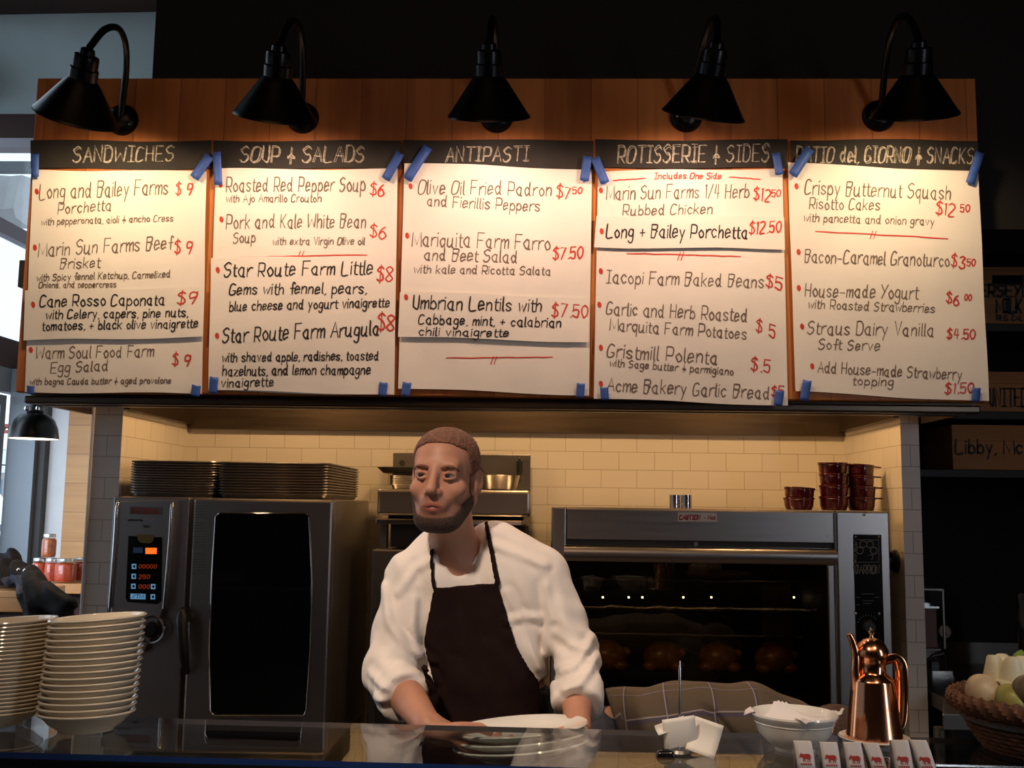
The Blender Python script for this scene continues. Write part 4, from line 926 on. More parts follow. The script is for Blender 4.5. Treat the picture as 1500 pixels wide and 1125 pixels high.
# ---------------------------------------------------------------- rotisserie oven
def rotisserie():
    YO = 3.66; A = lambda x, y: P(x, y, YO)
    x0, x1 = A(809, 800).x, A(1303, 800).x; xc = A(1226, 800).x; zt = A(1000, 745).z; zg0, zg1 = A(1000, 1045).z, A(1000, 826).z
    yb = 4.33
    t = thing('rotisserie_oven', 'wide stainless rotisserie oven with dark glass front and red bowls on top', 'rotisserie oven', ((x0+x1)/2, 4.0, 0))
    MB().b2((x0, YO+.02, zt-.14), (x1, yb, zt)).build('top_housing', M['steel'], t, smooth=False, bevel=.006)
    MB().b2((x0, YO-.004, .75), (A(829, 800).x, YO+.03, zt)).build('frame_post', M['steel'], t, smooth=False, bevel=.005)
    MB().b2((A(830, 800).x, YO-.002, A(1000, 793).z), (xc-.004, YO+.02, zt-.004)).build('upper_panel', M['steel'], t, smooth=False, bevel=.004)
    MB().b2((A(830, 800).x, YO+.006, A(1000, 800).z), (xc, YO+.02, A(1000, 793).z)).build('shadow_gap', M['oven_inside'], t, smooth=False)  # dark strip colours in the shade between panel and rail
    zr = A(1000, 812).z
    mb = MB(); l0 = []; l1 = []
    pr = [(.02, -.029), (-.004, -.029), (-.016, -.018), (-.021, 0), (-.016, .016), (-.004, .025), (.02, .025)]
    mb.loft([[Vector((x, YO+y, zr+z)) for y, z in pr] for x in (A(826, 800).x, xc-.004)]).build('bullnose_rail', M['steel'], t)
    sc = MB(); sc.cyl((A(1019, 797).x, YO-.006, A(1019, 797).z), (A(1019, 797).x, YO+.01, A(1019, 797).z), .008, n=10); sc.cyl((A(1213, 785).x, YO-.005, A(1213, 785).z), (A(1213, 785).x, YO+.01, A(1213, 785).z), .004, n=8); sc.build('screw_head', M['glint'], t)
    # cavity
    mb = MB(); xa = A(829, 900).x; xb = xc-.03
    mb.b2((x0, yb-.02, .75), (x1, yb, zt-.14)).b2((x0, YO+.03, .75), (x0+.02, yb-.02, zt-.14)).b2((xc, YO+.03, .75), (xc+.02, yb-.02, zt-.14)).b2((x0+.02, YO+.03, .75), (xc, yb-.02, zg0)).b2((x0+.02, YO+.03, zt-.16), (xc, yb-.02, zt-.14))
    mb.build('oven_cavity', M['oven_inside'], t, smooth=False)
    MB().b2((A(815, 900).x, YO, zg0-.02), (xc-.03, YO+.006, zg1+.004)).build('glass_door', M['rotis_glass'], t, smooth=False)
    fr = MB(); fr.b2((xc-.034, YO-.004, zg0-.03), (xc-.012, YO+.02, zg1+.004)).b2((A(815, 900).x, YO-.004, zg0-.04), (xc-.012, YO+.02, zg0-.018)); fr.build('door_frame', M['steel'], t, smooth=False, bevel=.003)
    MB().b2((xc-.012, YO-.006, .75), (xc, YO+.03, zt)).build('frame_post', M['steel_shiny'], t, smooth=False, bevel=.003)
    MB().b2((xc, YO-.002, .75), (x1, YO+.03, zt-.003)).build('control_column', M['steel'], t, smooth=False, bevel=.004)
    MB().b2((xc+.02, YO+.03, .75), (x1, yb-.02, zt-.14)).build('control_box', M['steel_dark'], t, smooth=False)
    # spits, bright foil-like rods and roasting birds
    for (py, dy, m, r) in ((891, .10, 'foil', .009), (930, .32, 'steel_dark', .008), (850, .34, 'steel_dark', .008)):
        z = P(1000, py, YO+dy).z
        q = [(xa+.02+(xb-xa-.04)*k/30, YO+dy, z+RND.uniform(-.003, .003)) for k in range(31)]
        MB().tube(q, [r*RND.uniform(.6, 1.25) for _ in q], 10).build('spit', M[m], t)
    for k in range(4):
        x = xb-.12-.21*k; z = P(1000, 962, YO+.34).z
        mb = MB(); mb.ball((x, YO+.34, z), (.075, .065, .058), 16); mb.ball((x+.05, YO+.30, z-.03), (.03, .022, .02), 10); mb.ball((x-.05, YO+.30, z-.03), (.03, .022, .02), 10); mb.ball((x+.07, YO+.34, z+.015), (.022, .018, .018), 10)
        mb.build('roast_bird', M['chicken'], t)
    for px in (883, 921, 941, 1001, 1042, 1143, 1163): MB().ball(P(px, 875, YO+.5), .0042, 8).build('glowing_bead', M['bulb'], t)  # row of small glowing beads inside the cavity
    for k in range(2):
        l = bpy.data.lights.new('cavity_fill_light', 'POINT'); l.energy = 0.6; l.color = WARM; l.shadow_soft_size = .03  # fill light added in the cavity to brighten the spits
        q_ = bpy.data.objects.new('cavity_fill_light', l); COL.objects.link(q_); q_.location = (x0+.3+.55*k, YO+.10, zg1+.05)
    MB().b2((xb-.16, YO+.35, zg0+.15), (xb-.05, YO+.36, zg1-.08)).build('heat_reflector', M['steel'], t, smooth=False)
    # sticker
    s = MB().b2((A(993, 757).x, YO-.0035, A(1020, 764).z), (A(1050, 757).x, YO-.0015, A(1020, 751).z)).build('warning_sticker', M['sticker'], t, smooth=False); s['label'] = 'white CAUTION - Hot sticker'
    mb = MB(); f = lambda u, v: P(u, v, YO-.0042)
    for p in strokes2d('CAUTION', 995.5, 761, 1026, 761, 6.4, jit=0, slant=0): ribbon(mb, p, 1.9, f)
    for p in strokes2d('- Hot', 1031, 761, 1047.5, 761, 5.6, jit=0, slant=0): ribbon(mb, p, 1.2, f)
    mb.build('sticker_lettering', M['sticker_red'], s, smooth=False)
    # control panel print
    cp = MB().b2((A(1250, 800).x, YO-.006, A(1270, 1045).z), (A(1291, 800).x, YO-.002, A(1270, 783).z)).build('control_panel', M['display'], t, smooth=False, bevel=.002)
    mb = MB(); f = lambda u, v: P(u, v, YO-.0068)
    for cx, cy in ((1264.5, 797), (1274.5, 797.5), (1259.5, 806.5), (1280, 806.5)): 
        ribbon(mb, [(cx+5*cos(q), cy+5*sin(q)) for q in np.linspace(0, 2*pi, 17)], 1.3, f)
    ribbon(mb, [(1255, 790.5), (1287.5, 791), (1287.5, 823.5), (1256, 823.5)], 1.0, f)
    ribbon(mb, [(1272, 813), (1279, 813), (1278, 818), (1276, 820)], 1.2, f)
    for p in strokes2d('BARRON', 1253, 840, 1288, 840, 12, jit=0, slant=0): ribbon(mb, p, 1.9, f)
    for p in strokes2d('', 0, 0, 1, 0, 1): pass
    vt, w = layout('Rotisol', slant=.3, jit=0)
    for p in vt: ribbon(mb, [(1253.5+(b-4)*.45, 792+a/w*44) for a, b in p], 1.1, f)
    mb.build('panel_lettering', M['print_tan'], cp, smooth=False)
    mb = MB()
    for (xa_, y_, xb_) in ((1262, 870, 1280), (1254, 875, 1260), (1254, 886, 1260), (1282, 875, 1288), (1264, 880, 1279), (1264, 884, 1276)): ribbon(mb, [(xa_, y_), (xb_, y_)], 1.0, f)
    for k in range(9):
        q = radians(200+k*15); ribbon(mb, [(1271+14*cos(q), 916+14*sin(q)), (1271+16*cos(q), 916+16*sin(q))], 1.2, f)
    mb.build('panel_print', M['plate_grey'], cp, smooth=False)
    Rm = Matrix(((1, 0, 0), (0, 0, -1), (0, 1, 0)))
    MB().lathe([(.001, .03), (.018, .03), (.022, .022), (.024, 0)], P(1271, 918, YO-.006), 24, Rm).build('timer_knob', M['black_plastic'], cp)
    for x, y in ((1253.5, 786.5), (1287.5, 786.5), (1254, 899), (1288, 899), (1266, 754)): MB().ball(P(x, y, YO-.005), .005, 8).build('panel_screw', M['glint'], t)
    # wheel knob on the flank
    kc = P(1311, 822, YO+.12); Rx = Matrix(((0, 0, 1), (0, 1, 0), (-1, 0, 0)))
    MB().cyl((x1-.01, kc.y, kc.z), (kc.x, kc.y, kc.z), .012, n=12).build('knob_shaft', M['steel_dark'], t)
    MB().lathe([(.001, -.014), (.032, -.014), (.040, -.004), (.041, .004), (.030, .012), (.016, .016), (.001, .017)], kc, 28, Rx).build('wheel_knob', M['black_plastic'], t, angle=25)
    # base
    MB().b2((x0+.01, YO+.04, .10), (x1-.01, yb, .75)).build('base_cabinet', M['steel_dark'], t, smooth=False, bevel=.006)
    for sx in (x0+.06, x1-.06):
        for sy in (YO+.1, yb-.06): MB().cyl((sx, sy, 0), (sx, sy, .11), .022, n=12).build('leg', M['steel_dark'], t)
    for (a, b, k) in ((980, 997, 0), (997, 1014, 1)):
        pa, pb = P(a, 735, 4.0), P(b, 735, 4.0); r = (pb.x-pa.x)/2-.001; ztc = P(a, 725, 4.0).z
        MB().lathe([(r*.9, zt-.002), (r, zt-.002), (r, ztc), (r*.93, ztc), (r*.9, zt+.01)], ((pa.x+pb.x)/2, 4.0, 0), 24).build('flue_pipe', M['steel_shiny'], t)
    return zt
RZT = rotisserie()

def red_bowl(r, h, handle=False):
    t = thing('ramekin', '', 'bowl')
    MB().lathe([(.001, 0), (r*.80, 0), (r*.84, .003), (r*.93, h*.35), (r*.955, h*.80), (r*1.0, h*.84), (r*1.02, h*.93), (r*1.0, h), (r*.95, h*.99), (r*.88, h*.45), (r*.76, .008), (.001, .006)], (0, 0, 0), 32).build('bowl_body', M['red_glaze'], t)
    if handle:
        mb = MB(); 
        for s in (-1, 1): mb.loft([rrect(.014, .02, .006, h*.86, c=(s*(r+.008), 0)), rrect(.016, .022, .006, h*.93, c=(s*(r+.010), 0)), rrect(.014, .02, .006, h*.97, c=(s*(r+.008), 0))])
        mb.build('lug_handle', M['red_glaze'], t)
    return t
def bowls():
    Y = 3.84; S = lambda x0, x1: (P(x1, 720, Y).x-P(x0, 720, Y).x)/2
    sets = [((1147, 1193), 2, 714, False, 'short stack of two'), ((1199, 1243), 4, 677, False, 'tall middle stack'), ((1243, 1286), 4, 680, True, 'lugged stack by the pillar')]
    for i, ((a, b), n, ty, hd, desc) in enumerate(sets):
        r = S(a, b)*.97; top = P((a+b)/2, ty, Y).z; h = (top-RZT-.002)
        bh = h/(1+(n-1)*.80); st = bh*.80
        proto = red_bowl(r, bh, hd); rr = random.Random(i)
        for k in range(n):
            o = proto if k == 0 else dup(proto)
            o.location = (P((a+b)/2, 720, Y).x+rr.uniform(-.002, .003)*k*.6, Y+(.03 if i == 2 else 0), RZT+.001+st*k); o.rotation_euler = (0, radians((3.5, -2.0, 4.0)[i]*(1 if k == n-1 else .25)) if k else 0, radians(20*k*(0 if hd else 1)+4*k))
            o['label'] = 'dark red bowl, %s in the %s' % ('lowest' if k == 0 else 'topmost' if k == n-1 else ORD[n-1-k]+' from the top', desc); o['group'] = 'red bowls on the rotisserie'
bowls()

# ---------------------------------------------------------------- crates and fittings on the dark side
def crate(label, px0, px1, py0, py1, Y, lines, slot=False, depth=.30):
    a = P(px0, py0, Y); b = P(px1, py1, Y); t = thing('wooden_crate', label, 'crate', ((a.x+b.x)/2, Y+depth/2, b.z), 'old printed wooden crates on the dark shelves')
    z0, z1 = b.z, a.z; w = .016
    fm = MB()
    if slot:
        cx = P(1477, 410, Y); hw, hh = .062, .020
        fm.b2((a.x, Y, z0), (b.x, Y+w, cx.z-hh)).b2((a.x, Y, cx.z+hh), (b.x, Y+w, z1)).b2((a.x, Y, cx.z-hh), (cx.x-hw, Y+w, cx.z+hh)).b2((cx.x+hw, Y, cx.z-hh), (b.x, Y+w, cx.z+hh))
    else: fm.b2((a.x, Y, z0), (b.x, Y+w, z1))
    fp = fm.build('front_panel', M['crate'], t, smooth=False)
    MB().b2((a.x, Y+depth-w, z0), (b.x, Y+depth, z1)).build('rear_panel', M['crate'], t, smooth=False)
    for x in (a.x, b.x-w): MB().b2((x, Y+w, z0), (x+w, Y+depth-w, z1)).build('side_panel', M['crate'], t, smooth=False)
    MB().b2((a.x+w, Y+w, z0), (b.x-w, Y+depth-w, z0+w)).build('bottom_panel', M['crate'], t, smooth=False)
    mb = MB()
    for tx, x0, y0, x1, h, wd in lines:
        for p in strokes2d(tx, x0, y0, x1, y0+1, h, jit=.05, slant=0): ribbon(mb, p, wd, lambda u, v: P(u, v, Y-.0012))
    mb.build('stencil_lettering', M['marker_black'], fp, smooth=False)
    return z0
YS = 3.98
z_a = crate('weathered wooden crate stencilled JERSEYMAID MILK on the highest shelf', 1424, 1560, 391, 477, YS, [('JERSEYMAID', 1427, 434, 1545, 17, 4.6), ('MILK', 1460, 457, 1496, 19, 5.0), ('REG. CAL.', 1460, 469, 1500, 7, 2)], True)
z_b = crate('dull wooden crate with faint stencilled FRUIT on the middle shelf below the milk crate', 1400, 1580, 544, 605, YS, [('UNITED FRUIT', 1450, 595, 1556, 26, 3.6)])
z_c = crate('dark wooden crate with script lettering on the lowest crate shelf', 1394, 1580, 622, 690, YS, [('Libby, McNeill', 1400, 664, 1540, 20, 3.4)])
def shelf_unit():
    t = thing('shelf_rack', 'black shelf rack holding the wooden crates', 'shelf', (1.9, 4.2, 0))
    for z in (z_a, z_b, z_c): MB().b2((PR1+.01, YS-.04, z-.032), (XR-.01, 4.44, z-.001)).build('shelf_board', M['dark_shelf'], t, smooth=False, bevel=.003)
    for x in (PR1+.03, XR-.04):
        for y in (YS, 4.40): MB().b2((x-.015, y-.015, z_c-.10), (x+.015, y+.015, 3.4)).build('upright_post', M['dark_shelf'], t, smooth=False)
    zu = P(1480, 164, YS).z
    MB().b2((PR1+.01, YS-.04, zu-.03), (XR-.01, 4.44, zu)).build('shelf_board', M['brown_beam'], t, smooth=False)
shelf_unit()
def side_station():
    Yc = 3.3; e = P(1380, 1048, Yc); zc = P(1400, 1046, Yc).z; x0 = P(1352, 1040, 3.5).x
    t = thing('steel_worktable', 'stainless work table with squared front edge beside the tiled pillar', 'work table', (2.0, 3.8, 0))
    mb = MB().prism([(P(1380, 1048, Yc).x, Yc, zc-.05), (XR-.02, Yc, zc-.05), (XR-.02, 4.42, zc-.05), (PR1+.01, 4.42, zc-.05), (PR1+.01, Yc+.28, zc-.05)], (0, 0, .05)); mb.build('table_top', M['steel_dark'], t, smooth=False, bevel=.004)
    MB().b2((PR1+.05, Yc+.30, .12), (XR-.05, 4.40, zc-.05)).build('under_cabinet', M['black_plastic'], t, smooth=False)
    MB().tube([(P(1372, 1078, Yc).x, Yc+.02, zc-.16), (XR-.02, Yc+.02, zc-.16)], .008, 8).build('front_rail', M['steel_shiny'], t)
    for x in (P(1385, 1048, Yc).x, XR-.08): MB().cyl((x, Yc+.05, 0), (x, Yc+.05, zc-.05), .02, n=10).build('leg', M['steel_dark'], t)
    Yb = 4.40; zb = P(1400, 940, Yb).z
    MB().b2((PR1+.01, Yb-.01, zc), (XR-.02, Yb+.02, zb)).build('backsplash', M['steel_dark'], t, smooth=False)
    Y2 = 3.75
    d = thing('wall_dispenser', 'clear and plum coloured dispenser box fixed to the tiled pillar side', 'dispenser', (P(1368, 905, Y2).x, Y2+.06, P(1368, 950, Y2).z))
    a, b = P(1354, 862, Y2), P(1385, 950, Y2); zm = P(1370, 891, Y2).z
    MB().b2((PR1+.002, Y2, b.z), (a.x+(b.x-a.x)*.62, Y2+.12, zm)).build('lower_box', M['plum'], d, smooth=False, bevel=.004)
    MB().b2((PR1+.002, Y2-.01, zm), (a.x+(b.x-a.x)*.7, Y2+.12, zm+.006)).b2((PR1+.002, Y2-.01, b.z-.006), (a.x+(b.x-a.x)*.7, Y2+.12, b.z)).build('bright_edge', M['steel_shiny'], d, smooth=False)
    MB().b2((PR1+.002, Y2, zm+.006), (b.x-.005, Y2+.12, a.z-.006)).build('clear_cover', M['pane'], d, smooth=False)
    MB().b2((PR1+.002, Y2-.004, a.z-.006), (b.x, Y2+.12, a.z)).b2((b.x-.006, Y2-.004, P(1, 1, 1).z*0+b.z), (b.x, Y2+.004, a.z)).build('cover_edge', M['steel_dark'], d, smooth=False)
    c = P(1383, 925, 4.3); Rm = Matrix(((1, 0, 0), (0, 0, -1), (0, 1, 0)))
    g = thing('dial_gauge', 'small round cream dial gauge above the steel backsplash', 'gauge', c)
    MB().lathe([(.026, 0), (.028, .004), (.028, .015), (.024, .017), (.024, .012), (.001, .012), (.001, 0)], c, 28, Rm).build('gauge_case', M['steel_dark'], g)
    MB().lathe([(.001, .0135), (.0235, .0135), (.0235, .011)], c, 28, Rm).build('dial_face', M['dial'], g)
    MB().b2((c.x-.002, c.y-.016, c.z-.016), (c.x+.002, c.y-.014, c.z+.004)).b2((c.x-.009, c.y-.016, c.z-.012), (c.x+.009, c.y-.014, c.z-.009)).build('pointer', M['black_plastic'], g, smooth=False)
    MB().cyl(c+Vector((0, .01, 0)), (c.x, 4.45, c.z), .01, n=10).build('stem', M['steel_dark'], g)
    k = P(1370, 1000, 4.1); zk = zc+.0015
    f = thing('soap_tap', 'black angular tap fixture on the steel table behind the pillar', 'tap', (k.x, 4.15, zk))
    q = lambda x, y: P(x, y, 4.12)
    MB().tube([Vector((q(1360, 990).x, 4.12, zk)), q(1359, 968), q(1366, 961), q(1382, 957), q(1385, 966), q(1385, 985)], .008, 8).build('spout', M['black_plastic'], f, smooth=False)
    MB().b2((q(1364, 970).x, 4.13, zk), (q(1379, 970).x, 4.2, q(1370, 968).z)).build('tap_body', M['black_plastic'], f, smooth=False, bevel=.006)
    MB().b2((q(1358, 999).x, 4.06, zk), (q(1387, 999).x, 4.2, zk+.014)).build('tap_base', M['steel_shiny'], f, smooth=False)
    u = P(1520, 960, 3.9); r = P(1520, 900, 3.9).x-P(1494, 900, 3.9).x
    zc += .001
    v = thing('steel_urn', 'tall polished steel urn standing at the dark end of the work table', 'urn', (u.x, 3.9, zc))
    zt = P(1497, 872, 3.9).z
    MB().lathe([(.001, zc), (r*.92, zc), (r, zc+.01), (r, zt-.01), (r*1.03, zt-.006), (r*1.03, zt), (r*.9, zt+.012), (.001, zt+.02)], (u.x, 3.9, 0), 36).build('urn_body', M['chrome'], v)
    MB().ball((u.x, 3.9, zt+.032), (.018, .018, .014), 12).build('lid_knob', M['black_plastic'], v)
    MB().tube(smooth_path([(u.x-r, 3.86, zc+.1), (u.x-r-.03, 3.83, zc+.1), (u.x-r-.04, 3.82, zc+.06)], 4), .009, 8).build('spigot', M['steel_shiny'], v)
side_station()

# ---------------------------------------------------------------- corner by the window
def jar(h, r):
    t = thing('preserve_jar', '', 'jar')
    MB().lathe([(.001, 0), (r*.86, 0), (r*.98, .006), (r, .02), (r, h*.70), (r*.93, h*.78), (r*.76, h*.84), (r*.76, h*.90)], (0, 0, 0), 28).build('glass_body', M['jar_glass'], t)
    MB().lathe([(.001, .004), (r*.82, .004), (r*.93, .010), (r*.95, .02), (r*.95, h*.69), (r*.88, h*.76), (r*.70, h*.81), (.001, h*.82)], (0, 0, 0), 28).build('preserve', M['tomato'], t)
    MB().lathe([(r*.78, h*.86), (r*.82, h*.86), (r*.83, h*.88), (r*.82, h*.985), (r*.78, h), (.001, h)], (0, 0, 0), 28).build('lid', M['lid'], t)
    return t
def corner():
    Yj = 5.35; zl_ = P(95, 853, Yj).z
    le = thing('oak_ledge', 'oak wall ledge holding the row of tomato jars', 'ledge', (P(90, 860, Yj).x, Yj, 0))
    MB().b2((XL+.25, Yj-.10, zl_-.05), (-1.75, 5.94, zl_)).build('ledge_top', M['ledge'], le, smooth=False, bevel=.004)
    MB().b2((XL+.25, Yj+.05, 0), (-1.75, 5.94, zl_-.05)).build('ledge_front', M['brown_beam'], le, smooth=False)
    H = lambda y0, y1: P(90, y0, Yj).z-P(90, y1, Yj).z
    px2m = Yj/1500.0
    p0 = jar(H(818, 853), 15.5*px2m)
    spots = [(56, 0, 10.5, 'end jar nearest the window'), (74, .0, 10.5, 'second jar from the window'), (96, -.01, 16, 'wide front jar nearest the oak boards'), (107, .10, 14, 'half hidden jar beside the oak boards')]
    first = True; tops = []
    hj = H(818, 853)
    for px, dy, rad, w in spots:
        rm = rad*px2m*.98
        if px < 90: j = jar(hj, rm)
        else: j = p0 if first else dup(p0); first = False if px >= 90 else first
        if px == 107: j = j
        j.location = (P(px, 853, Yj).x, Yj+dy, zl_+.001)
        tag(j, 'jar of red tomato preserve on the oak ledge, %s' % w, 'jar', 'tomato preserve jars')
        tops.append(j)
    t = jar(H(783, 818), 10.2*px2m); t.location = ((tops[0].location.x+tops[1].location.x)/2+.012, Yj, zl_+hj+.002)
    tag(t, 'jar of orange preserve standing on top of the row of tomato jars', 'jar', 'tomato preserve jars')
    list(c for c in t.children if c.name.startswith('preserve'))[0].data.materials[0] = mat('orange preserve', (0.40, 0.10, 0.025), 0.4, var=.4, scale=60)
    # counter with the coat
    Yc = 4.2; zc = P(20, 866, Yc).z; xe = P(40, 866, Yc).x
    globals().update(CB=((XL+.02, Yc, 0), (xe, Yc+.34, zc)))
    c = thing('oak_counter', 'oak topped side counter under the black jacket', 'counter', (xe-.4, Yc+.4, 0))
    MB().b2((XL+.02, Yc, zc-.085), (xe, Yc+.34, zc)).build('counter_top', M['ledge'], c, smooth=False, bevel=.004)
    MB().b2((XL+.02, Yc+.04, 0), (xe-.03, Yc+.32, zc-.085)).build('counter_body', M['brown_beam'], c, smooth=False)
    # heat lamp
    Yh = 4.25; a = P(49, 643, Yh); r = (P(83, 640, Yh).x-P(15, 640, Yh).x)/2; ht = P(49, 604, Yh).z-a.z
    l = thing('dome_lamp', 'black dome pendant lamp with white lining hanging by the window', 'pendant lamp', (a.x, Yh, a.z))
    prof = [(r, 0), (r*1.0, .006), (r*.985, ht*.15), (r*.93, ht*.42), (r*.80, ht*.70), (r*.58, ht*.90), (r*.30, ht), (.001, ht)]
    MB().lathe(prof, a, 40).build('lamp_shade', M['black_metal'], l)
    MB().lathe([(r*.995, .0005), (r*.97, .002), (r*.955, ht*.15), (r*.90, ht*.40), (r*.76, ht*.68), (r*.5, ht*.86), (.001, ht*.9)], a, 40).build('shade_lining', M['bulb_white'], l)
    MB().ball(a+Vector((0, 0, ht*.45)), (.03, .03, .04), 14).build('bulb', M['bulb'], l)
    MB().lathe([(r*.30, ht-.002), (r*.36, ht+.004), (r*.36, ht+.02), (r*.22, ht+.034), (r*.16, ht+.05), (.001, ht+.052)], a, 24).build('socket_cap', M['black_plastic'], l)
    for s in (-1, 1): MB().ball(a+Vector((s*.024, -r*.30, ht+.014)), (.010, .010, .012), 10).build('chrome_stud', M['chrome'], l)
    MB().tube([a+Vector((0, 0, ht+.04)), (a.x, Yh, 2.42), (a.x+.012, Yh, 2.45), (PL0+.005, Yh, 2.45)], .008, 8).build('bracket_arm', M['black_plastic'], l)
    q = bpy.data.lights.new('dome_light', 'SPOT'); q.energy = 14; q.color = LAMP; q.spot_size = radians(120); q.shadow_soft_size = .04
    qo = bpy.data.objects.new('dome_light', q); COL.objects.link(qo); qo.location = a+Vector((0, 0, .02))
corner()
# ---------------------------------------------------------------- display case with glass top
ZG = 1.18
def case():
    t = thing('display_case', 'black display case with a thin glass top along the front of the kitchen', 'display case', (0, 1.9, 0))
    yf, yb = 1.735, 2.03; x0, x1 = -1.75, 1.45; sl = -.020      # the case stands very slightly askew
    Y = lambda y, x: y+sl*(x+.4)
    g = MB().add([(x, Y(y, x), z) for z in (ZG-.010, ZG) for x, y in ((x0, yf), (x1, yf), (x1, yb), (x0, yb))], [(3, 2, 1, 0), (4, 5, 6, 7)], 0)
    g.add([(x, Y(y, x), z) for z in (ZG-.010, ZG) for x, y in ((x0, yf), (x1, yf), (x1, yb), (x0, yb))], [(0, 1, 5, 4), (1, 2, 6, 5), (3, 0, 4, 7)], 1)
    g.add([(x, Y(yb, x), z) for z in (ZG-.010, ZG) for x in (x0, x1)], [(0, 1, 3, 2)], 2)
    g.build('glass_top', [M['counter_glass'], M['glass_edge'], M['glass_edge_rear']], t, smooth=False)
    MB().add([(x, Y(y, x), z) for z in (0.0, ZG-.012) for x, y in ((x0, yf+.012), (x1, yf+.012), (x1, yf+.03), (x0, yf+.03))], [(3, 2, 1, 0), (4, 5, 6, 7), (0, 1, 5, 4), (1, 2, 6, 5), (2, 3, 7, 6), (3, 0, 4, 7)]).build('front_panel', M['black_plastic'], t, smooth=False)
    for x in (x0+.02, x1-.02):
        MB().b2((x-.012, Y(yf+.03, x), 0), (x+.012, Y(yb-.02, x), ZG-.012)).build('end_panel', M['black_plastic'], t, smooth=False)
    MB().b2((x0+.04, Y(yf+.05, -.4), .30), (x1-.04, yb-.05, .34)).build('inner_shelf', M['steel_dark'], t, smooth=False)
    for x in (-.95, 0.95): MB().cyl((x, Y(yb-.03, x), 0), (x, Y(yb-.03, x), ZG-.011), .009, n=10).build('support_post', M['steel'], t)
case()

# ---------------------------------------------------------------- stacked dishes
def dish_prof(r, h, w=1.0):
    return [(.001, 0.002), (r*.50, .002), (r*.52, 0), (r*.56, 0), (r*.58, .004), (r*.80, h*.45), (r*.95, h*.82), (r*.985, h*.86), (r*1.0, h*.93), (r*.985, h), (r*.95, h*1.0), (r*.91, h*.94), (r*.76, h*.55), (r*.56, .008), (.001, .007)]
def dish_stack(cx_px, base_py, r, n, top_py, h, desc, grp, lean, seed):
    base = PZ(cx_px, base_py, ZG); proto = MB().lathe(dish_prof(r, h), (0, 0, 0), 44, sy=.82).build('stacked_dish', M['ceramic'], origin=(0, 0, 0))
    top = P(cx_px, top_py, base.y-.0).z-ZG-h; rr = random.Random(seed)
    for k in range(n):
        o = proto if k == 0 else dup(proto)
        f = k/(n-1)
        o.location = base+Vector((lean*f+rr.uniform(-.0008, .0008), rr.uniform(-.0006, .0006), .001+top*f))
        o.rotation_euler = (0, radians(-1.5-2.6*f+rr.uniform(-.12, .12)), radians(rr.uniform(-3, 3)))
        tag(o, 'cream china dish, %s %s' % ('topmost' if k == n-1 else 'lowest' if k == 0 else ORD[n-1-k]+' from the top', desc), 'dish', grp)
dish_stack(126, 1070, .089, 16, 903, .036, 'in the taller stack before the oven', 'cream dishes in the taller stack', .012, 4)
dish_stack(-8, 1062, .089, 24, 908, .030, 'in the slimmer stack beside the taller one', 'cream dishes in the slimmer stack', .016, 9)

# ---------------------------------------------------------------- order spike with slips
def spike():
    b = PZ(995, 1104, ZG)
    t = thing('order_spike', 'upright steel order spike on the glass counter piercing paper slips', 'order spike', b)
    top = P(996, 968, b.y)
    MB().lathe([(.001, 0), (.019, 0), (.020, .003), (.017, .008), (.006, .011), (.001, .011)], b, 28).build('base', M['steel_dark'], t)
    MB().tube([b+Vector((0, 0, .008)), b+(top-b)*.9, top], [.0023, .0022, .0005], 8).build('spike_rod', M['steel_shiny'], t)
    def slip(label, cx, cz, w, h, az, lean, bend):
        mb = MB(); vs = []; ca, sa = cos(az), sin(az)
        for j in range(9):
            v = j/8
            for i in range(5):
                u = (i/4-.5)*w; q = lean*(v-.5)*h+bend*sin(v*pi)+.004*sin(u*40); zz = cz+(v-.5)*h*sqrt(max(.1, 1-lean*lean))
                vs.append((b.x+cx+u*ca-q*sa, b.y-.004+u*sa+q*ca*1.0, ZG+zz))
        mb.add(vs, [(j*5+i, j*5+i+1, j*5+i+6, j*5+i+5) for j in range(8) for i in range(4)])
        o = mb.build('paper_slip', M['paper2']); s = o.modifiers.new('thickness', 'SOLIDIFY'); s.thickness = .0006
        return tag(o, label, 'receipt', 'paper slips on the order spike')
    o = slip('squarish cream paper slip with faint print leaning on the spike', .004, .033, .058, .062, .05, -.25, -.004)
    o.rotation_euler = (0, radians(-7), 0)
    mb = MB(); org = world_of(o)
    for k in range(5):
        mb.b2((org.x-.014+.002*k, b.y-.020, ZG+.050-.007*k), (org.x+.018, b.y-.0195, ZG+.0512-.007*k))
    o2 = slip('curled paper slip behind the squarish one on the spike', .035, .030, .050, .058, -.35, .2, .006); o2.rotation_euler = (0, radians(16), 0)
    o3 = slip('small paper slip low on the spike pointing to the cook', -.012, .048, .06, .018, .3, .5, .003); o3.rotation_euler = (0, radians(-14), 0)
    c = PZ(975, 1108, ZG)
    w = MB(); w.loft([rrect(.016, .010, .005, z, c=(c.x, c.y)) for z in (ZG+.0005, ZG+.004)]+[rrect(.013, .008, .005, ZG+.009, c=(c.x, c.y)), rrect(.007, .004, .003, ZG+.012, c=(c.x, c.y))])
    tag(w.build('glass_weight', M['display']), 'small dark glass paperweight at the foot of the paper slips', 'paperweight')
spike()

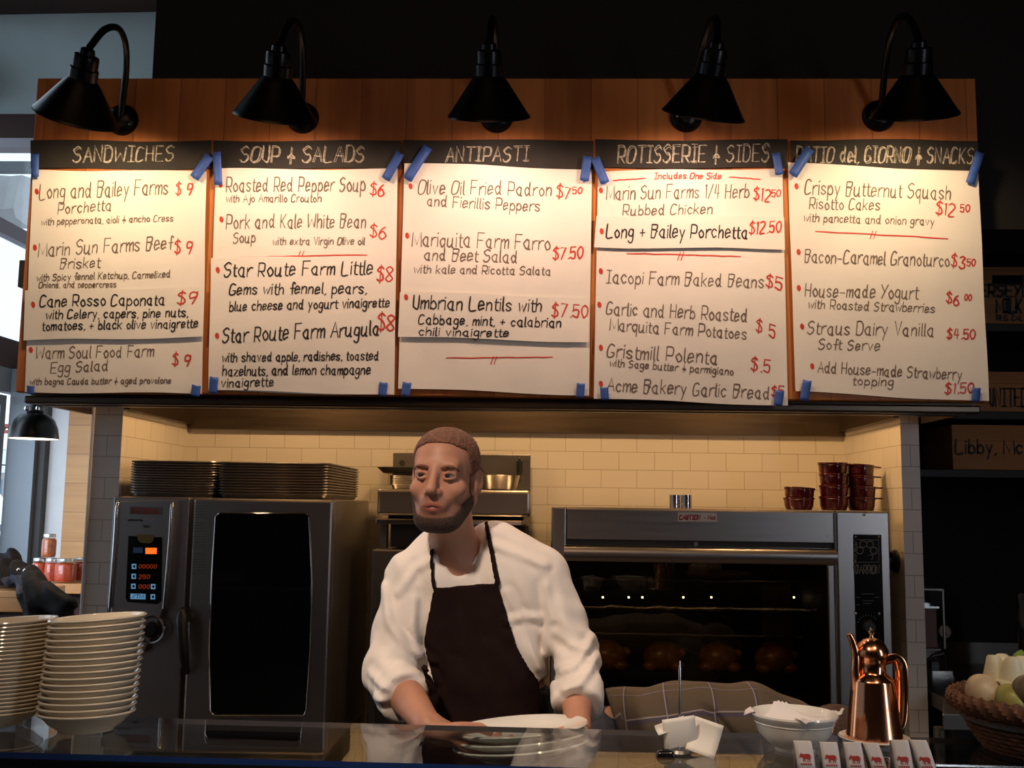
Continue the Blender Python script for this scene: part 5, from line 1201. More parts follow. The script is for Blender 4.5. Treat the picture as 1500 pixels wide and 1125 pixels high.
# ---------------------------------------------------------------- white bowl with napkin
def white_bowl():
    b = PZ(1164, 1098, ZG); Yb = b.y; rx = (P(1232, 1050, Yb).x-P(1100, 1050, Yb).x)/2*.96; h = P(1164, 1043, Yb).z-ZG
    t = thing('serving_bowl', 'white china bowl lined with a white napkin', 'bowl', b)
    MB().lathe([(.001, .003), (rx*.40, .003), (rx*.42, 0), (rx*.46, 0), (rx*.47, .006), (rx*.68, h*.20), (rx*.85, h*.50), (rx*.90, h*.74), (rx*.92, h*.80), (rx*.97, h*.86), (rx*1.0, h*.95), (rx*.985, h), (rx*.94, h*.97), (rx*.84, h*.70), (rx*.55, h*.2), (.001, h*.14)], b, 52).build('bowl_body', M['china_white'], t)
    bd = MB().lathe([(rx*.897, h*.72), (rx*.917, h*.74), (rx*.905, h*.77)], b, 52).build('rim_band', M['china_white'], t)
    # napkin: a square cloth sagging into the bowl with corners over the rim
    n = 26; vs = []; s = rx*1.04; mb = MB()
    for j in range(n+1):
        for i in range(n+1):
            u, v = i/n*2-1, j/n*2-1
            a = radians(47); x = (u*cos(a)-v*sin(a))*s*.80; y = (u*sin(a)+v*cos(a))*s*.80
            r = math.hypot(x, y)/rx
            z = h*(.35+.66*min(r, 1)**2.2) + (.004 if r > .95 else 0)
            if r > 1: z = h*1.03-(r-1)*h*(.75 if y < 0 and x < 0 else .1)+(.10*h if x > .6*rx and r > 1.1 else 0)
            z += .003*sin(x*70+y*40)*min(1, r)
            vs.append((b.x+x, b.y+y, ZG+z))
    w = n+1; mb.add(vs, [(j*w+i, j*w+i+1, (j+1)*w+i+1, (j+1)*w+i) for j in range(n) for i in range(n)])
    o = mb.build('napkin', M['napkin']); q = o.modifiers.new('thickness', 'SOLIDIFY'); q.thickness = .0012
    tag(o, 'white paper napkin draped inside the white bowl with pointed corners', 'napkin')
white_bowl()

# ---------------------------------------------------------------- copper coffee pot on a saucer
def pot():
    b = PZ(1281, 1088, ZG); Yp = b.y; m = Yp/1500.0
    s = MB().lathe([(.001, .002), (.034, .002), (.036, 0), (.042, .002), (.058, .007), (.064, .010), (.062, .012), (.04, .006), (.001, .005)], b+Vector((0, .0, 0)), 40).build('saucer', M['china_white'])
    tag(s, 'white saucer under the copper coffee pot', 'saucer')
    zb = ZG+.0055; H = lambda py: P(1281, py, Yp).z-zb
    t = thing('copper_pot', 'polished copper coffee pot with domed lid, slim spout and looped handle', 'coffee pot', (b.x, Yp, zb))
    c = Vector((b.x, Yp, zb)); R0 = 37.5*m; R1 = 29*m; hs = H(998)
    MB().lathe([(.001, .002), (R0*.97, 0), (R0*1.03, .003), (R0*1.03, .008), (R0, .012), (R1, hs), (R1*.96, hs+.004), (R1*.70, H(987)), (R1*.64, H(985)), (R1*.62, H(975)), (R1*.64, H(962)), (R1*.70, H(960)), (R1*.66, H(958)), (R1*.60, H(960)), (R1*.58, H(975)), (R1*.6, hs*.9), (R0*.9, .006)], c, 48).build('pot_body', M['copper'], t)
    rl = R1*.78
    li = MB().lathe([(rl*.8, H(961)), (rl, H(960)), (rl*1.02, H(957)), (rl*.97, H(951)), (rl*.80, H(943)), (rl*.50, H(937)), (rl*.2, H(934.5)), (.001, H(934))], c, 40).build('lid', M['copper'], t)
    MB().lathe([(.001, H(934.5)), (3.4*m, H(934)), (2.6*m, H(931)), (4.2*m, H(928)), (4.4*m, H(925.5)), (2.2*m, H(923.5)), (2.6*m, H(921.5)), (1.4*m, H(919.5)), (.001, H(919))], c, 16).build('finial', M['brass'], li)
    sp = smooth_path([(c.x-24*m, Yp-.004, zb+H(1010)), (c.x-25*m, Yp-.006, zb+H(985)), (c.x-24*m, Yp-.006, zb+H(960)), (c.x-28*m, Yp-.006, zb+H(940)), (c.x-33*m, Yp-.006, zb+H(929))], 6)
    n = len(sp); MB().tube(sp, [(.0095-.0042*k/n) for k in range(n)], 14).build('spout', M['copper'], t)
    hp = smooth_path([(c.x+17*m, Yp, zb+H(968)), (c.x+30*m, Yp, zb+H(964)), (c.x+38*m, Yp, zb+H(972)), (c.x+40*m, Yp, zb+H(990)), (c.x+39*m, Yp, zb+H(1020)), (c.x+36*m, Yp, zb+H(1052)), (c.x+30*m, Yp, zb+H(1066))], 6)
    MB().tube(hp, [.0065]*len(hp), 12, flat=2.0).build('handle', M['copper'], t)
pot()

# ---------------------------------------------------------------- six horse tags
HORSE = [(0, 4.2), (.6, 5.6), (1.5, 6.6), (1.8, 7.6), (2.3, 6.9), (3.0, 6.4), (4.2, 6.3), (6.0, 6.6), (7.6, 6.6), (8.9, 6.4), (9.9, 5.4), (10.2, 3.2), (9.7, 2.4), (9.6, 4.4), (9.0, 3.6), (9.2, 1.8), (8.9, 0), (8.3, 0), (8.4, 1.8), (7.7, 3.4), (7.2, 1.6), (7.0, 0), (6.4, 0), (6.7, 1.8), (6.6, 3.2), (5.2, 3.1), (4.8, 1.6), (5.0, 0), (4.4, 0), (4.2, 1.6), (4.1, 3.0), (3.6, 1.8), (3.4, .3), (2.8, .3), (3.0, 2.0), (3.1, 3.6), (2.6, 4.6), (1.9, 4.7), (1.2, 3.4), (.5, 3.2)]
def tags():
    spots = [(1165, 1190, 1087, 5, 'first in the row, below the white bowl'), (1203, 1228, 1089, 4, 'second in the row, beside the bowl foot'), (1238, 1263, 1089, 4, 'third in the row, before the copper pot'), (1267, 1289, 1090, 15, 'fourth in the row, tilted before the copper pot'), (1308, 1333, 1086, 4, 'fifth in the row, past the copper pot'), (1336, 1360, 1086, 14, 'last in the row, tilted, nearest the basket')]
    for i, (xa, xb, ty, tilt, w) in enumerate(spots):
        Yt = 1.722-.004*i+(.006 if i in (3, 5) else 0); a = P(xa, ty, Yt); b = P(xb, ty, Yt); wd = (b.x-a.x)*1.05; h = a.z-ZG
        t = thing('tag_card', 'folded red horse card, %s' % w, 'card', ((a.x+b.x)/2, Yt+.012, ZG), 'red horse cards along the counter edge')
        c = world_of(t); mb = MB(); vs = []
        prof = [(-.013, 0.0005), (-.0115, h*.35), (-.0085, h*.7), (-.003, h*.97), (0, h), (.003, h*.97), (.010, h*.6), (.014, .0005)]
        lt = math.tan(radians(tilt)); lean = lambda z: lt*(h-z)
        for y, z in prof:
            for u in (-.5, -.25, 0, .25, .5): vs.append((c.x+u*wd+lean(z), c.y+y, c.z+z))
        mb.add(vs, [(j*5+k, j*5+k+1, j*5+k+6, j*5+k+5) for j in range(len(prof)-1) for k in range(4)])
        cd = mb.build('card_sheet', M['tag'], t, smooth=True); q = cd.modifiers.new('thickness', 'SOLIDIFY'); q.thickness = .0006
        # horse emblem on the sloping front face
        hs = MB(); sc = wd*.66/10.2; zc = h*.37
        def ff(u, v):
            z = zc+v
            y = np.interp(z, [p[1] for p in prof[:5]], [p[0] for p in prof[:5]])
            return Vector((c.x+u+lean(z), c.y+y-.0012, c.z+z))
        pts = [((x-5.1)*sc, z*sc) for x, z in HORSE]
        vsx = [ff(*p) for p in pts]; hs.add(vsx, [tuple(range(len(vsx)))])
        for x0 in (-.3, -.17, -.04, .09, .22): hs.add([ff(x0*wd, -.0042), ff((x0+.09)*wd, -.0042), ff((x0+.09)*wd, -.0018), ff(x0*wd, -.0018)], [(0, 1, 2, 3)])
        hs.build('horse_print', M['tag_red'], t, smooth=False)
tags()

# ---------------------------------------------------------------- basket of vegetables
def basket():
    b = PZ(1535, 1100, ZG); Yk = b.y; r1 = b.x-P(1402, 1030, Yk).x; zr = P(1410, 1022, Yk).z-ZG; r0 = r1*.62
    t = thing('wicker_basket', 'brown wicker basket heaped with onions, pears and fennel', 'basket', (b.x, Yk, ZG))
    c = Vector((b.x, Yk, ZG))
    rad = lambda f: r0+(r1*.97-r0)*f**.75
    MB().lathe([(.001, .004), (r0*.96, .004)]+[(rad(f)-.010, .006+zr*f) for f in np.linspace(.02, .96, 9)]+[(rad(f)-.004, zr*f) for f in np.linspace(.96, 0, 9)]+[(.001, 0.0005)], c, 56).build('basket_wall', M['wicker'], t)
    for k in range(9):
        if k in (6,): continue
        f = (k+.5)/9*.80; mb = MB(); n = 120
        path = [c+Vector(((rad(f)+.003*(1 if (j//2+k) % 2 else -.2))*cos(2*pi*j/n), (rad(f)+.003*(1 if (j//2+k) % 2 else -.2))*sin(2*pi*j/n), zr*f)) for j in range(n+1)]
        mb.tube(path, zr*.047, 6).build('woven_strand', M['wicker'], t)
    f = 6.5/9*.80; n = 80
    MB().tube([c+Vector(((rad(f)+.005)*cos(2*pi*j/n), (rad(f)+.005)*sin(2*pi*j/n), zr*f+.004)) for j in range(n+1)], .0055, 8).build('grey_band', M['wicker_grey'], t)
    mb = MB(); n = 300; nb = 64
    for q in range(2):
        mb.tube([c+Vector(((r1*.975+.008*cos(nb*2*pi*j/n+q*pi))*cos(2*pi*j/n), (r1*.975+.008*cos(nb*2*pi*j/n+q*pi))*sin(2*pi*j/n), zr*.94+.011*sin(nb*2*pi*j/n+q*pi))) for j in range(n+1)], .0068, 6)
    mb.build('braided_rim', M['wicker'], t)
    # filling, hidden heap below and the vegetables that show
    def veg(name, label, px, py, dy, R3, m, rot=None, extra=None, cat='vegetable'):
        p = P(px, py, Yk+dy); o = thing(name, label, cat, p)
        mb = MB(); mb.ball(p, R3, 24, rot); mb.build('body', m, o)
        if extra: extra(p, o, rot)
        return o
    def on_top(p, o, rot):
        d = (rot or Matrix.Identity(3)) @ Vector((0, 0, 1))
        MB().tube(smooth_path([p+d*.030, p+d*.042, p+d*.052+Vector((.003, 0, .003))], 4), [.005]*4+[.003]*4+[.002], 8).build('stem', M['brown_fruit'], o)
    m = Yk/1500.0
    veg('onion', 'pale round onion at the basket rim', 1441, 1015, -.025, (.0335, .034, .030), M['bread'], Matrix.Rotation(radians(60), 3, 'Y') @ Matrix.Rotation(.3, 3, 'X'), lambda p, o, rot: MB().lathe([(.001, .004), (.006, .004), (.010, .0), (.013, -.004)], p+rot @ Vector((0, 0, -.0285))*-1, 12, rot).build('root_end', M['brown_fruit'], o))
    veg('onion', 'white onion half behind the green pear', 1468, 1020, -.02, (.033, .033, .031), M['fennel'], None)
    def pear(p, o, rot):
        d = rot @ Vector((0, 0, 1)); MB().lathe([(.030, -.005), (.026, .012), (.019, .030), (.012, .040), (.001, .043)], p, 20, rot).build('neck', M['pear'], o)
        MB().tube([p+d*.042, p+d*.056], .002, 6).build('stem', M['brown_fruit'], o)
    veg('pear', 'green yellow pear lying in the basket front', 1480, 1028, -.055, (.031, .031, .029), M['pear'], Matrix.Rotation(radians(75), 3, 'Y'), pear, 'fruit')
    def bulb_layers(p, o, rot):
        for k in range(4):
            a = k*1.6; d = Vector((.014*cos(a), .010*sin(a)-.004, 0))
            MB().loft([[p+d*f+Vector((w*cos(q), w*.75*sin(q), z)) for q in np.linspace(0, 2*pi, 17)[:-1]] for f, w, z in ((1, .026, 0), (1.3, .024, .02), (1.5, .017, .040), (1.7, .012, .052), (1.8, .008, .055))]).build('fennel_stalk', M['fennel'], o)
        MB().tube(smooth_path([p+Vector((.012, 0, .03)), p+Vector((.018, -.004, .052)), p+Vector((.030, -.004, .060))], 4), .006, 8).build('green_stalk', M['leaf'], o)
    veg('fennel_bulb', 'cream fennel bulb with cut stalks standing in the basket', 1474, 1005, .0, (.034, .027, .032), M['fennel'], None, bulb_layers)
    veg('pear', 'brown pear with dark stem beside the fennel', 1503, 1012, -.07, (.024, .024, .027), M['brown_fruit'], Matrix.Rotation(.15, 3, 'Y'), on_top, 'fruit')
    veg('onion', 'cream onion above the brown pear in the basket', 1516, 998, .0, (.034, .034, .03), M['bread'], None)
basket()
# ---------------------------------------------------------------- sculpting by distance fields
def A3(v): return np.array([v[0], v[1], v[2]], np.float32)
def rc(p, a, b, r0, r1):
    a = A3(a); b = A3(b); d = b-a; l2 = float(d @ d)+1e-9
    q = p-a; t = np.clip((q @ d)/l2, 0, 1)
    return np.sqrt(((q-t[:, None]*d)**2).sum(1))-(r0+(r1-r0)*t)
def chain(p, pts, rs, k=0.0):
    d = None
    for i in range(len(pts)-1):
        e = rc(p, pts[i], pts[i+1], rs[i], rs[i+1]); d = e if d is None else (np.minimum(d, e) if k == 0 else smin(d, e, k))
    return d
def smin(a, b, k):
    h = np.clip(0.5+0.5*(b-a)/k, 0, 1); return b+(a-b)*h-k*h*(1-h)
def smax(a, b, k): return -smin(-a, -b, k)
def ell(p, c, r, ax=None):
    q = p-A3(c)
    if ax is not None: q = q @ np.array([A3(x) for x in ax], np.float32).T
    r = np.array(r, np.float32); k0 = np.sqrt(((q/r)**2).sum(1)); k1 = np.sqrt(((q/(r*r))**2).sum(1))+1e-9
    return k0*(k0-1)/k1
def sdf_mesh(f, lo, hi, h, margin=1.5):
    lo = np.array(lo, np.float32); B = 8
    nb = np.ceil((np.array(hi)-lo)/(h*B)).astype(int); n = nb*B
    bc = np.stack(np.meshgrid(*[np.arange(k) for k in nb], indexing='ij'), -1).reshape(-1, 3)
    cen = lo+(bc+0.5)*B*h-h*.5
    dc = f(cen.astype(np.float32)); act = np.abs(dc) < B*h*.87*margin
    V = np.repeat(np.repeat(np.repeat(np.where(dc < 0, -1.0, 1.0).reshape(nb).astype(np.float32), B, 0), B, 1), B, 2)
    loc = np.stack(np.meshgrid(*[np.arange(B)]*3, indexing='ij'), -1).reshape(-1, 3)
    ab = bc[act]
    for s in range(0, len(ab), 500):
        idx = (ab[s:s+500, None, :]*B+loc[None]).reshape(-1, 3)
        V[idx[:, 0], idx[:, 1], idx[:, 2]] = f((lo+idx*h).astype(np.float32))
    S = V < 0
    sl = [slice(0, -1), slice(1, None)]
    anyc = np.zeros(tuple(n-1), bool); allc = np.ones(tuple(n-1), bool)
    for i in range(2):
        for j in range(2):
            for k in range(2):
                c = S[sl[i], sl[j], sl[k]]; anyc |= c; allc &= c
    cells = np.argwhere(anyc & ~allc)
    idm = -np.ones(tuple(n-1), np.int32); idm[cells[:, 0], cells[:, 1], cells[:, 2]] = np.arange(len(cells))
    acc = np.zeros((len(cells), 3)); cnt = np.zeros(len(cells))
    cor = [(i, j, k) for i in range(2) for j in range(2) for k in range(2)]
    for a in range(8):
        for b in range(a+1, 8):
            da = np.array(cor[a]); db = np.array(cor[b])
            if np.abs(da-db).sum() != 1: continue
            ca, cb = cells+da, cells+db
            va = V[ca[:, 0], ca[:, 1], ca[:, 2]]; vb = V[cb[:, 0], cb[:, 1], cb[:, 2]]
            m = (va < 0) != (vb < 0); t = np.where(m, va/np.where(m, va-vb, 1), 0)
            acc[m] += (da+(db-da)*t[:, None])[m]; cnt[m] += 1
    verts = lo+(cells+acc/cnt[:, None])*h
    faces = []
    for ax in range(3):
        s0 = [slice(1, -1)]*3; s0[ax] = slice(0, -1); s1 = [slice(1, -1)]*3; s1[ax] = slice(1, None)
        A_, B_ = S[tuple(s0)], S[tuple(s1)]; e = np.argwhere(A_ != B_)
        off = np.ones(3, int); off[ax] = 0; e = e+off
        u, v = (ax+1) % 3, (ax+2) % 3; du = np.eye(3, dtype=int)[u]; dv = np.eye(3, dtype=int)[v]
        q = [idm[tuple((e-x).T)] for x in (du+dv, dv, 0*du, du)]
        q = np.stack(q, 1); flip = ~S[tuple(e.T)]
        q[flip] = q[flip][:, ::-1]; faces.append(q)
    F = np.concatenate(faces); F = F[(F >= 0).all(1)]
    return verts, F
def relax(v, F, n=2, lam=0.5):
    E = np.concatenate([F[:, [0, 1]], F[:, [1, 2]], F[:, [2, 3]], F[:, [3, 0]]])
    deg = np.bincount(E[:, 0], minlength=len(v))+np.bincount(E[:, 1], minlength=len(v))
    for _ in range(n):
        s = np.zeros_like(v)
        for k in range(3): s[:, k] = np.bincount(E[:, 0], v[E[:, 1], k], len(v))+np.bincount(E[:, 1], v[E[:, 0], k], len(v))
        v = v+lam*(s/np.maximum(deg, 1)[:, None]-v)
    return v
def sculpt(name, f, lo, hi, h, m, parent=None, smooth=2, origin=None, slots=None):
    v, F = sdf_mesh(f, lo, hi, h); v = relax(v, F, smooth)
    org = world_of(parent) if parent is not None else (Vector(origin) if origin is not None else Vector(((v[:, 0].min()+v[:, 0].max())/2, (v[:, 1].min()+v[:, 1].max())/2, v[:, 2].min())))
    me = bpy.data.meshes.new(name); me.vertices.add(len(v)); me.vertices.foreach_set('co', (v-np.array(org)).astype(np.float32).ravel())
    me.loops.add(len(F)*4); me.loops.foreach_set('vertex_index', F.astype(np.int32).ravel())
    me.polygons.add(len(F)); me.polygons.foreach_set('loop_start', np.arange(0, len(F)*4, 4, dtype=np.int32))
    me.update(calc_edges=True); me.validate()
    for x in (m if isinstance(m, (list, tuple)) else [m]): me.materials.append(x)
    me.polygons.foreach_set('use_smooth', [True]*len(me.polygons))
    if slots is not None and len(me.polygons) == len(F):
        me.polygons.foreach_set('material_index', slots(v[F].mean(1)).astype(np.int32))
    o = bpy.data.objects.new(name, me); COL.objects.link(o)
    if parent is not None: o.parent = parent
    else: o.location = org
    return o, v, F
def box3(p, c, half, r=0.0):
    q = np.abs(p-A3(c))-(np.array(half, np.float32)-r); return np.sqrt((np.maximum(q, 0)**2).sum(1))+np.minimum(q.max(1), 0)-r
def poly_sd(u, v, pts):
    """signed distance (inside negative) to a 2-D outline"""
    d = np.full(u.shape, 1e9, np.float32); s = np.ones(u.shape, np.float32); n = len(pts); j = n-1
    for i in range(n):
        xi, yi = pts[i]; xj, yj = pts[j]; ex, ey = xj-xi, yj-yi; wx, wy = u-xi, v-yi
        t = np.clip((wx*ex+wy*ey)/(ex*ex+ey*ey+1e-12), 0, 1); bx, by = wx-ex*t, wy-ey*t; d = np.minimum(d, bx*bx+by*by)
        c1, c2, c3 = v >= yi, v < yj, ex*wy > ey*wx
        fl = (c1 & c2 & c3) | (~c1 & ~c2 & ~c3); s = np.where(fl, -s, s); j = i
    return s*np.sqrt(d)
# ---------------------------------------------------------------- the cook
def hand_sdf(p, W, e1, e2, e3, side=1.0, grip=1.0):
    """hand from wrist W pointing along e1, fingers fanned along e2, thumb over on the e3 side"""
    e1, e2, e3 = (Vector(x).normalized() for x in (e1, e2, e3)); W = Vector(W)
    pc = W+e1*.050
    d = ell(p, pc, (.052, .042, .0155), (e1, e2, e3))
    d = smin(d, rc(p, W, W+e1*.03, .026, .024), .02)
    L = [(.040, .026, .020), (.045, .029, .021), (.042, .027, .020), (.033, .021, .018)]
    tips = []
    for i in range(4):
        s = (1.5-i)*.0195
        b = W+e1*.092+e2*s-e1*(.0025*abs(i-1.2)**2); a1 = .25*grip; a2 = .65*grip; a3 = 1.0*grip
        fan = e2*(s*.18)
        k1 = b+(e1*cos(a1)+e3*sin(a1))*L[i][0]+fan; k2 = k1+(e1*cos(a2)+e3*sin(a2))*L[i][1]; k3 = k2+(e1*cos(a3)+e3*sin(a3))*L[i][2]
        f = chain(p, [b-e1*.02, b, k1, k2, k3], [.0095, .0098, .0088, .0080, .0068]); d = smin(d, f, .007)
    t0 = W+e1*.025+e2*.030*side+e3*.006; t1 = W+e1*.055+e2*.044*side+e3*.030; t2 = W+e1*.090+e2*.036*side+e3*.044; t3 = W+e1*.114+e2*.026*side+e3*.042
    d = smin(d, chain(p, [t0, t1, t2, t3], [.0165, .0125, .0100, .0080]), .012)
    return d

def cook():
    HC = P(652, 696, 2.33)
    ya = radians(10); fy = Vector((-sin(ya), -cos(ya), -.02)).normalized()
    up = Vector((.035, .02, 1)); ux = fy.cross(up).normalized(); ux = ux if ux.x > 0 else -ux
    uz = ux.cross(fy) if ux.cross(fy).z > 0 else fy.cross(ux); uz.normalize()
    AX = np.array([A3(ux), A3(fy), A3(uz)], np.float32)
    HS = .95
    def hl(p): return ((p-A3(HC)) @ AX.T)/HS
    def HW(x, y, z): return HC+(ux*x+fy*y+uz*z)*HS
    def head(q):
        d = ell(q, (0, -.012, .034), (.0765, .098, .076))
        d = smin(d, ell(q, (0, .022, -.040), (.0635, .070, .082)), .03)
        d = smin(d, ell(q, (0, .052, -.103), (.033, .034, .024)), .03)
        for s in (-1, 1):
            d = smin(d, rc(q, (s*.062, -.015, -.055), (s*.030, .052, -.100), .016, .017), .03)     # jaw
            d = smin(d, ell(q, (s*.045, .060, -.034), (.022, .020, .018)), .02)                    # cheek bone
        d = smin(d, rc(q, (-.040, .076, .020), (.040, .076, .020), .012, .012), .02)                # brow
        for s in (-1, 1): d = smax(d, -ell(q, (s*.034, .101, .000), (.0185, .018, .0125)), .012)      # sockets
        d = smin(d, chain(q, [(0, .088, .016), (0, .101, -.010), (0, .114, -.034)], [.008, .0095, .0125]), .014)
        for s in (-1, 1): d = smin(d, ell(q, (s*.0125, .099, -.040), (.0085, .011, .0080)), .008)
        d = smin(d, ell(q, (0, .086, -.066), (.030, .016, .020)), .02)                              # muzzle
        for s in (-1, 1): d = smax(d, -ell(q, (s*.0065, .108, -.0475), (.0040, .006, .0035)), .003)
        d = smin(d, chain(q, [(-.025, .080, -.0715), (-.008, .0965, -.0672), (0, .0965, -.0680), (.008, .0965, -.0672), (.025, .080, -.0715)], [.0025, .0042, .0040, .0042, .0025]), .007)
        d = smin(d, chain(q, [(-.023, .080, -.0755), (0, .0960, -.0800), (.023, .080, -.0755)], [.0025, .0050, .0025]), .008)
        d = smax(d, -chain(q, [(-.020, .087, -.0738), (0, .1030, -.0738), (.020, .087, -.0738)], [.0010, .0018, .0010]), .003)
        for s in (-1, 1):
            d = smin(d, chain(q, [(s*.048, .078, .002), (s*.032, .0915, .0056), (s*.018, .084, .0015)], [.0035, .0046, .0035]), .005)      # lids
            d = smin(d, chain(q, [(s*.047, .078, -.006), (s*.032, .0890, -.0095), (s*.018, .084, -.005)], [.0035, .0048, .0035]), .005)
            e = ell(q, (s*.0795, -.012, -.012), (.0085, .021, .033), ((1, s*.35, 0), (-s*.35, 1, .12), (0, -.12, 1)))
            e = smax(e, -ell(q, (s*.088, -.007, -.006), (.007, .012, .020)), .005)
            d = smin(d, e, .008)
        return d*HS
    neck0 = P(673, 838, 2.44); SH_R = P(612, 846, 2.42); SH_L = P(786, 842, 2.42)
    EL_R, EL_L = P(570, 985, 2.33), P(845, 955, 2.37)
    WR_R, WR_L = P(628, 1064, 2.10), P(846, 1066, 2.20)
    hip = P(705, 1090, 2.44); hz = hip.z
    PLC = P(763, 1090, 2.13); pr = (P(864, 1079, 2.13).x-P(662, 1079, 2.13).x)/2
    HAND_R = (WR_R, (.92, .10, -.40), (.12, -1, .0), (.38, .05, .92))
    HAND_L = (WR_L, (-.60, -.30, -.75), (-.1, -.9, .3), (-.7, .2, .6))
    ank = lambda s: Vector((hip.x+s*.11, 2.46, .07)); kne = lambda s: Vector((hip.x+s*.10, 2.42, .50)); hj = lambda s: Vector((hip.x+s*.085, 2.45, hz-.10))
    def body(p):
        d = head(hl(p))
        d = smin(d, chain(p, [HW(0, -.020, -.055), neck0+Vector((0, 0, .0)), neck0+Vector((0, 0, -.10))], [.051, .052, .070]), .022)
        d = smin(d, chain(p, [HW(0, .012, -.085), neck0+Vector((-.004, -.045, .01))], [.030, .025]), .02)
        for x in (655, 750): d = smin(d, chain(p, [P(x, 850, 2.44), P(x+3, 1060, 2.44), P(x, 1110, 2.44)], [.075, .07, .08]), .08)
        d = smin(d, chain(p, [SH_R, neck0+Vector((-.02, 0, -.03))], [.048, .045]), .05); d = smin(d, chain(p, [SH_L, neck0+Vector((.02, 0, -.03))], [.048, .045]), .05)
        for s_, e_, w_ in ((SH_R, EL_R, WR_R), (SH_L, EL_L, WR_L)):
            m_ = e_.lerp(w_, .35)
            d = smin(d, chain(p, [s_, e_, m_, w_], [.048, .040, .042, .0265]), .02)
        d = smin(d, hand_sdf(p, *HAND_R), .012); d = smin(d, hand_sdf(p, *HAND_L), .012)
        for s in (-1, 1):
            d = smin(d, chain(p, [hj(s), kne(s), kne(s)+Vector((0, .015, -.12)), ank(s)], [.085, .055, .054, .036]), .03)
            d = smin(d, chain(p, [ank(s)+Vector((0, .03, -.03)), ank(s)+Vector((s*.02, -.13, -.045))], [.030, .022]), .02)
        return d
    org = Vector((hip.x, 2.44, 0))
    o, v, F = sculpt('person', body, (-.55, 1.90, .0), (.28, 2.62, 1.86), .0031, face_skin(org, HC, ux, fy, uz, HS), None, 2, org)
    tag(o, 'bearded cook in a white shirt and dark brown apron carrying white plates, head turned aside', 'person')
    # eyes
    for s in (-1, 1):
        MB().ball(HW(s*.0325, .0770, -.0015), .0120, 16).build('eye', M['eye'], o)
        g = HW(s*.032-.004, .0775, -.0015); dv = (fy*.95+ux*(-.25)).normalized()
        MB().ball(HW(s*.032, .0775, -.0015)+dv*.0080, .0068, 12).build('iris', M['iris'], o)
        q = [HW(s*x, y, z) for x, y, z in ((.015, .0915, .0150), (.030, .0925, .0190), (.044, .084, .0180), (.053, .071, .011))]
        MB().tube(smooth_path(q, 5), [.0022]+[.0036]*12+[.0026]*3, 8).build('eyebrow', M['hair'], o)
    def nzz(q, f, a): return a*(np.sin(q[:, 0]*f+1)*np.sin(q[:, 1]*f*1.1+2)*np.sin(q[:, 2]*f*.9+.5))
    def hair(p):
        q = hl(p); x, y, z = np.abs(q[:, 0]), q[:, 1], q[:, 2]
        line = np.where(y > .045, .066+.30*(y-.045)-.25*np.maximum(x-.03, 0), np.where(y > .012, .066-(.045-y)*3.6*np.clip((x-.040)/.025, 0, 1), -.035-np.maximum(.0-y, 0)*.55))
        d = head(q)-(.0030+.003*np.clip((z-.03)/.06, 0, 1))
        d = smax(d, (line-z)*.55, .006)
        ear = ell(q, (0, -.012, -.014), (.2, .025, .034)); d = smax(d, -ear, .004)
        side = (y > -.005) & (x > .05)
        return np.maximum(d+nzz(q, 320, .0011), 0.0*z-1)
    sculpt('hair', hair, HC-Vector((.16, .16, .16)), HC+Vector((.16, .17, .17)), .0032, M['hair'], o, 1)
    def beard(p):
        q = hl(p); x, y, z = np.abs(q[:, 0]), q[:, 1], q[:, 2]
        upl = -.0985+.25*np.maximum(x-.02, 0)+1.7*np.maximum(x-.045, 0)
        upl = np.minimum(upl, -.028+0*x)
        d = head(q)-(.0022+.0035*np.clip((-.085-z)/.03, 0, 1))
        d1 = smax(d, (z-upl)*.7, .004); d1 = smax(d1, (-.140-z), .006); d1 = smax(d1, (.002-y)*.8-(.0), .006)
        mus = smax(d+.0016, np.maximum(np.abs(z+.0590+.28*x)-.0042, np.maximum(x-.030, .06-y)), .003)
        gon = smax(d+.0014, np.maximum(np.maximum(np.abs(x-.030-.0)-.003, .055-y), np.maximum(-.098-z, z+.066)), .003)
        ear = ell(q, (0, -.012, -.014), (.2, .023, .034)); d1 = smax(d1, -ear, .003)
        return d1+nzz(q, 420, .0009)
    sculpt('beard', beard, HC-Vector((.14, .16, .16)), HC+Vector((.14, .12, .04)), .0028, M['beard'], o, 1)

    # shirt
    cR = EL_R.lerp(WR_R, .50); cL = EL_L.lerp(WR_L, .74); aR = (WR_R-EL_R).normalized(); aL = (WR_L-EL_L).normalized()
    colb = P(676, 836, 2.425); colt = P(670, 788, 2.415); ca = (colt-colb).normalized()
    def torso(p):
        d = None
        for x0, x1, r0 in ((648, 672, .100), (757, 738, .100)):
            e = chain(p, [P(x0, 862, 2.43), P(x1, 1000, 2.42), P(x1, 1110, 2.43)], [r0, .098, .104]); d = e if d is None else smin(d, e, .08)
        d = smin(d, chain(p, [P(612, 848, 2.42), P(655, 815, 2.44)], [.062, .070]), .05)
        d = smin(d, chain(p, [P(784, 840, 2.42), P(725, 806, 2.44)], [.062, .066]), .05)
        d = smin(d, chain(p, [P(635, 806, 2.44), colb+Vector((0, .015, 0)), P(722, 797, 2.44)], [.040, .055, .040]), .04)
        return d
    def sleeve(p, S, E, Cc, ax, r):
        d = chain(p, [S, S.lerp(E, .5), E], r[:3], .01)
        f = rc(p, E, Cc+ax*.05, r[2], r[3])
        cuff = smax(rc(p, E, Cc+ax*.05, r[2]+.0045, r[3]+.0065), -((p-A3(Cc-ax*.062)) @ A3(ax)), .006)
        f = np.minimum(f, cuff)
        d = smin(d, f, .018)
        return smax(d, (p-A3(Cc)) @ A3(ax), .008)
